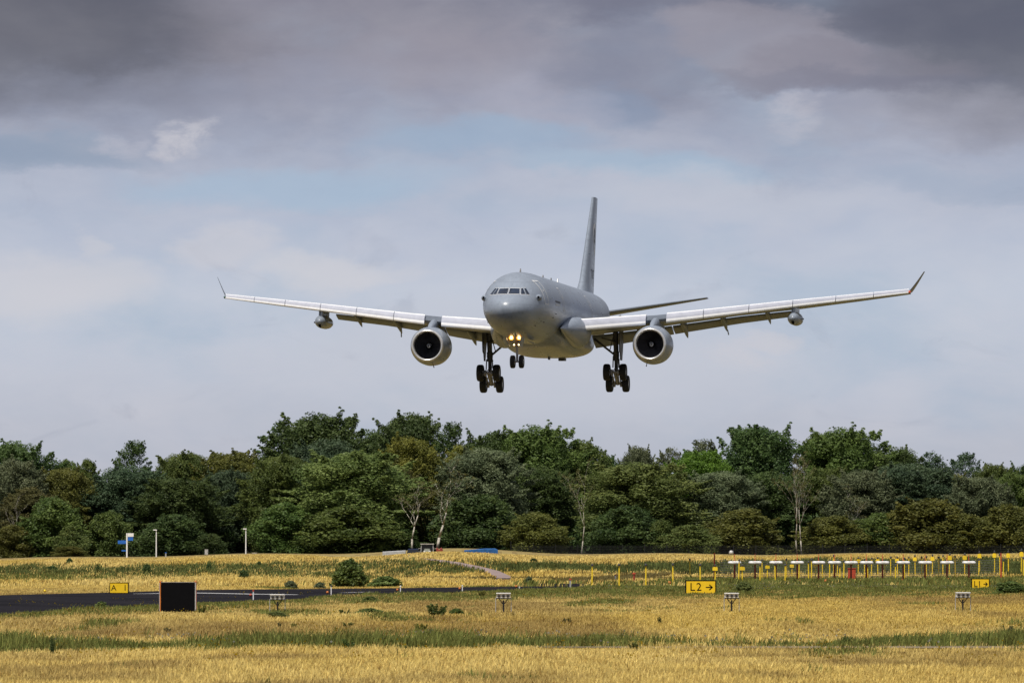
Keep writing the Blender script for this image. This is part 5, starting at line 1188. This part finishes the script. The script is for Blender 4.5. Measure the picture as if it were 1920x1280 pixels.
def wire_screen():
    D = 580.; a = at(1339.5, 1100, D); b = at(1877, 1100, D); za, zb = float(gz(a.x, D)), float(gz(b.x, D))
    root = thing('wire_screen', ((a.x+b.x)/2, D, za), 'wide screen of thin horizontal wires strung between two tall red masts', 'wire screen'); w = (b.x-a.x)/2
    for s in (-1, 1): m = MB(); zt = at(1339.5, 1036, D).z-za; m.tube((s*w, 0, -.2), (s*w, 0, zt), .075, .05, 8); m.build('mast', M['red'], root)
    m = MB()
    for k in range(11):
        z = at(1600, 1050+k*3.1, D).z-za; n = 12
        m.path([(-w+2*w*i/n, .03, z-.06*math.sin(math.pi*i/n)) for i in range(n+1)], [.016]*(n+1), 4)
    m.build('wires', M['gear_dark'], root)
wire_screen()
def cabinet(px, top, bot, wpx, mt, label, d=None, name='equipment_cabinet', roof=None):
    if d is None: x, d, z = ground(px, bot)
    else: x = at(px, bot, d).x; z = float(gz(x, d))
    w = wpx*d/F; h = at(px, top, d).z-z; root = thing(name, (x, d, z), label, 'cabinet')
    m = MB(); m.box((0, 0, h*.53), (w, w*.7, h*.84)); b = m.build('body', mt, root)
    m = MB(); m.box((0, 0, h*.965), (w*1.12, w*.85, h*.05)); m.build('roof', roof or mt, b)
    m = MB(); m.box((-.01*w, -w*.355, h*.55), (w*.78, .02, h*.66)); dd = m.build('door', mt, b); m = MB(); m.box((w*.30, -w*.38, h*.55), (.03, .03, .12)); m.build('handle', M['mark'], b)
    for s in (-1, 1): m = MB(); m.box((s*w*.36, 0, h*.03), (w*.14, w*.6, h*.16)); m.build('foot', M['mark'], root)
cabinet(1597, 1064, 1088, 14, M['red'], 'red equipment cabinet on feet beneath the white antennas', 566.)
cabinet(387, 1029, 1044, 6, M['post_grey'], 'narrow grey cabinet at the wood edge between the two lamp posts', 880.)
cabinet(477, 1035, 1044, 9, M['concrete'], 'squat pale cabinet just right of the right lamp post', 880.)
def dome():
    D = 880.; p = at(1371, 1035, D); z = float(gz(p.x, D)); root = thing('radome_ball', (p.x, D, z), 'small white dome on a post at the wood edge above the first antenna', 'dome')
    m = MB(); h = p.z-z; m.lathe([(h-.32, .05), (h-.28, .20), (h-.1, .30), (h+.08, .28), (h+.22, .16), (h+.27, .02)], (0, 0, 0), 'z', 16); m.build('shell', M['post_grey'], root, True); m = MB(); m.tube((0, 0, -.1), (0, 0, h-.3), .06); m.build('post', M['post_grey'], root)
dome()

# ------------------------------------------------------------------ small lights and markers along the taxiway
el = bpy.data.objects.new('edge_light', None); sc.collection.objects.link(el)
m = MB(); m.tube((0, 0, -.05), (0, 0, .20), .03); m.box((0, 0, .02), (.2, .2, .05)); m.build('base', M['mark'], el); m = MB(); m.lathe([(.18, .05), (.2, .10), (.28, .11), (.35, .08), (.39, .01)], (0, 0, 0), 'z', 12); m.build('lens', M['orange'], el, True)
for k, (px, y, mt, lab) in enumerate(((84, 1113.5, 'yellow', 'yellow edge light at the far left beyond the taxiway'), (470, 1122, 'red', 'red edge light at the near taxiway edge left of the leftmost light box'), (614, 1117, 'orange', 'orange edge light beside the white stick near the big dark bush'), (745, 1111.5, 'orange', 'dull orange edge light on the taxiway verge right of the big dark bush'), (862, 1109, 'orange', 'orange edge light among yellow flowers left of the second light box'), (968, 1105, 'orange', 'orange edge light where the taxiway fades out at centre'), (1255, 1100.5, 'orange', 'orange edge light between the spaced yellow poles left of the L2 sign'), (1499, 1096.5, 'red', 'red orange light at the foot of the fourth white antenna'), (1548, 1096, 'orange', 'orange light on the verge left of the red cabinet'), (1653, 1093.5, 'orange', 'orange light below the ninth white antenna'), (1693, 1093, 'orange', 'orange light below the tenth white antenna'), (1778, 1092, 'orange', 'orange light below the twelfth white antenna'))):
    x, d, z = ground(px, y); o = el if k == 0 else dup(el, (0, 0, 0)); o.location = (x, d, z+.02); s = .62 if d < 420 else 1.0; o.scale = (s, s, s)
    tag(o, lab, 'edge light', 'edge lights by the taxiway')
    for c in o.children:
        if c.name.startswith('lens'): c.material_slots[0].link = 'OBJECT'; c.material_slots[0].material = M[mt]
def stick(px, top, bot, mt, cap, label, name='marker_stick', r=.028, d=None, cat='marker'):
    if d is None: x, d, z = ground(px, bot)
    else: x = at(px, bot, d).x; z = float(gz(x, d))
    h = at(px, top, d).z-z; root = thing(name, (x, d, z), label, cat); m = MB(); m.tube((0, 0, -.1), (0, 0, h*.86), r, r*.9, 8); m.build('stake', M[mt], root)
    m = MB(); m.tube((0, 0, h*.86), (0, 0, h), r*1.5, r*1.3, 8); m.build('cap', M[cap], root)
stick(475, 1105, 1126, 'white', 'red', 'white stick with red tip at the taxiway right of the black board')
stick(621, 1096, 1118, 'white', 'mark', 'white stick with dark head beside the orange light and the dark bush')
stick(751, 1097, 1114, 'white', 'white', 'thin white stick on the verge right of the big dark bush')
stick(867, 1096, 1111, 'white', 'white', 'thin white stick beside the yellow flowers left of the second light box')
stick(974, 1099, 1107, 'white', 'white', 'short white stick where the taxiway fades out')
stick(1069.5, 1084, 1103, 'post_grey', 'red', 'stake with a red orange top left of the spaced yellow poles', r=.05)
stick(1189, 1073, 1092, 'dark_red', 'red', 'reddish post between the second and third spaced yellow poles', r=.10)
stick(1154, 1076, 1090, 'white', 'red', 'pale pink post just left of the second spaced yellow pole', r=.06)
stick(766.5, 1039, 1048, 'white', 'mark', 'black and white post on the crest left of the dirt track', r=.07, d=716)
stick(854, 1036, 1047, 'white', 'mark', 'black and white post on the crest right of the dirt track top', r=.07, d=716)
stick(857, 1089, 1097, 'mark', 'mark', 'dark stump at the foot of the embankment below the dirt track', r=.07)

# ------------------------------------------------------------------ things at the foot of the wood
def signpost():
    D = 880.; x = at(238, 1047, D).x; z = float(gz(x, D)); q = D/F; root = thing('signpost', (x, D, z), 'white signpost with blue and white direction boards at the wood edge', 'signpost')
    H = lambda y: at(238, y, D).z-z
    m = MB(); m.tube((0, 0, -.2), (0, 0, H(999)), .11, .10, 10); m.build('post', M['white'], root)
    for y0, y1, x0, x1, mt, nm in ((999, 1005.5, 239.5, 250.5, 'white', 'white_board'), (1006.3, 1013, 239.5, 249.5, 'blue', 'blue_board'), (1012.5, 1019, 221, 236.5, 'blue', 'blue_board'), (1030.5, 1033, 228, 236.5, 'blue', 'blue_board')):
        m = MB(); m.box(((x0+x1-476)/2*q, -.02, (H(y0)+H(y1))/2), ((x1-x0)*q, .06, H(y0)-H(y1))); m.build(nm, M[mt], root)
signpost()
def lamp_post(px, top, bot, label):
    D = 882.; x = at(px, bot, D).x; z = float(gz(x, D)); h = at(px, top, D).z-z; root = thing('lamp_post', (x, D, z), label, 'lamp post', 'white lamp posts at the wood edge')
    m = MB(); m.tube((0, 0, -.2), (0, 0, h), .085, .06, 10); m.build('post', M['white'], root)
    m = MB(); m.box((-.14, 0, h), (.46, .3, .13)); m.build('lamp_head', M['white'], root)
lamp_post(293, 993, 1046, 'left of two slim white lamp posts at the wood edge'); lamp_post(461, 991, 1043, 'right of two slim white lamp posts at the wood edge')
stick(311, 1035, 1046, 'post_grey', 'blue', 'tiny blue topped post right of the left lamp post', r=.09, d=880)
def car(px, top, wpx, mt, label):
    D = 800.; x = at(px, top, D).x; z = float(gz(x, D)); h = at(px, top, D).z-z; w = wpx*D/F; L = 4.2
    root = thing('parked_car', (x, D, z), label, 'car')
    m = MB(); prof = [(-2.1, .30, .62), (-2.05, .28, .78), (-1.2, .26, .92), (1.5, .26, .98), (2.0, .28, .95), (2.1, .32, .7)]
    m.loft([[(-w/2*.98, y, a*h), (-w/2, y, (a+b)/2*h*.8), (-w/2*.93, y, b*h*.66), (w/2*.93, y, b*h*.66), (w/2, y, (a+b)/2*h*.8), (w/2*.98, y, a*h)] for y, a, b in prof]); body = m.build('body', M[mt], root)
    m = MB(); m.loft([[(-w*.46, -1.15, .60*h), (w*.46, -1.15, .60*h), (w*.46, 1.75, .62*h), (-w*.46, 1.75, .62*h)], [(-w*.36, -.35, .97*h), (w*.36, -.35, .97*h), (w*.36, 1.35, .97*h), (-w*.36, 1.35, .97*h)]]); m.build('windows', M['car_glass'], root)
    m = MB(); m.box((0, .5, .985*h), (w*.74, 1.75, .05*h)); m.build('roof', M[mt], root)
    for sx in (-1, 1):
        for y in (-1.3, 1.3): m = MB(); m.lathe([(-.1, .1), (-.1, .31), (.1, .31), (.1, .1)], (sx*(w/2-.1), y, .31), 'x', 16); m.build('wheel', M['tyre'], root)
        m = MB(); m.box((sx*w*.36, -2.09, h*.46), (.3, .06, .14)); m.build('headlight', M['white'], root)
car(776, 1028.5, 30, 'blue_dark', 'dark blue car half hidden behind the grassy crest')
def trailer(px, top, wpx, mt, label, load):
    D = 802.; x = at(px, top, D).x; z = float(gz(x, D)); h = at(px, top, D).z-z; w = wpx*D/F; root = thing('trailer', (x, D, z), label, 'trailer')
    m = MB(); m.box((0, 0, .45), (w, 1.9, .14)); m.tube((-w/2, 0, .45), (-w/2-.5, 0, .42), .05); m.build('chassis', M['mark'], root)
    m = MB(); n = 14; secs = []
    for i in range(n+1):
        t = i/n; X = -w/2+w*t; k = load(t); secs.append([(X, -.95, .52), (X, -.95, .52+(h-.52)*k*.93), (X, -.5, .52+(h-.52)*k), (X, .5, .52+(h-.52)*k), (X, .95, .52+(h-.52)*k*.93), (X, .95, .52)])
    m.loft(secs); m.build('cover', M[mt], root)
    for s in (-1, 1): m = MB(); m.lathe([(-.1, .08), (-.1, .32), (.1, .32), (.1, .08)], (s*w*.12, -.9, .32), 'y', 16); m.build('wheel', M['tyre'], root)
trailer(739, 1031, 43, 'post_grey', 'long low white trailer at the left of the parked vehicles', lambda t: .86+.14*t)
trailer(902, 1027.5, 63, 'blue_tarp', 'long trailer under a bright blue cover behind the crest', lambda t: (.80+.2*min(1, t*1.6))*(1-.16*max(0, t-.93)/.07))
trailer(823, 1026, 15, 'dark_red', 'small red trailer just right of the olive tractor', lambda t: .8+.2*math.sin(t*6)**2)
def tractor():
    D = 798.; px = 801; x = at(px, 1035, D).x; z = float(gz(x, D)); h = at(px, 1018.5, D).z-z; root = thing('tractor', (x, D, z), 'pale olive tractor with a square cab beside the dark blue car', 'tractor')
    m = MB(); m.loft([[(-.42, y, .6), (-.45, y, t*.8), (-.3, y, t), (.3, y, t), (.45, y, t*.8), (.42, y, .6)] for y, t in ((-1.6, 1.25), (-1.5, 1.45), (0, 1.6), (.2, 1.6))]); m.build('bonnet', M['olive'], root)
    m = MB(); w = .72
    for sx in (-1, 1):
        for y in (.15, 1.5): m.tube((sx*w, y, 1.1), (sx*w*.92, y*.95, h-.08), .05, .05, 6)
    m.build('cab_frame', M['post_grey'], root); m = MB(); m.box((0, .8, h-.05), (1.55, 1.6, .10)); m.build('cab_roof', M['concrete'], root)
    m = MB(); m.loft([[(-w*.96, .2, 1.15), (w*.96, .2, 1.15), (w*.96, 1.45, 1.15), (-w*.96, 1.45, 1.15)], [(-w*.9, .2, h-.12), (w*.9, .2, h-.12), (w*.9, 1.4, h-.12), (-w*.9, 1.4, h-.12)]]); m.build('cab_windows', M['car_glass'], root)
    for sx in (-1, 1):
        m = MB(); m.lathe([(-.18, .3), (-.2, .78), (.2, .78), (.18, .3)], (sx*.82, 1.0, .78), 'x', 22); m.build('rear_wheel', M['tyre'], root); m = MB(); m.lathe([(-.22, .05), (-.21, .42), (.21, .42), (.22, .05)], (sx*.82, 1.0, .78), 'x', 18); m.build('rim', M['concrete'], root)
        m = MB(); m.lathe([(-.12, .2), (-.13, .45), (.13, .45), (.12, .2)], (sx*.70, -1.1, .45), 'x', 18); m.build('front_wheel', M['tyre'], root)
        m = MB(); m.box((sx*.85, .95, 1.62), (.42, 1.1, .06), (0, R(sx*6), 0)); m.build('mudguard', M['concrete'], root); m = MB(); m.box((sx*.30, -1.62, 1.28), (.2, .05, .14)); m.build('headlight', M['white'], root)
tractor()
def fence():
    D = 899.; x0 = at(958, 1035, D).x; x1 = at(1960, 1035, D).x; z = float(gz((x0+x1)/2, D)); root = thing('wire_fence', ((x0+x1)/2, D, z), 'dark mesh fence running along the foot of the wood', 'fence'); n = 24; w = (x1-x0)/2
    for i in range(n+1):
        X = -w+2*w*i/n; zz = float(gz(X+(x0+x1)/2, D))-z; m = MB(); m.tube((X, 0, zz-.1), (X, 0, zz+1.25), .035, .035, 6); m.build('post', M['fence'], root)
    m = MB()
    for X in np.arange(-w, w, .16): m.box((X, .02, .62), (.022, .012, 1.15))
    for k in range(6): m.box((0, .034, .1+.215*k), (2*w, .012, .02))
    m.build('mesh', M['fence'], root)
fence()
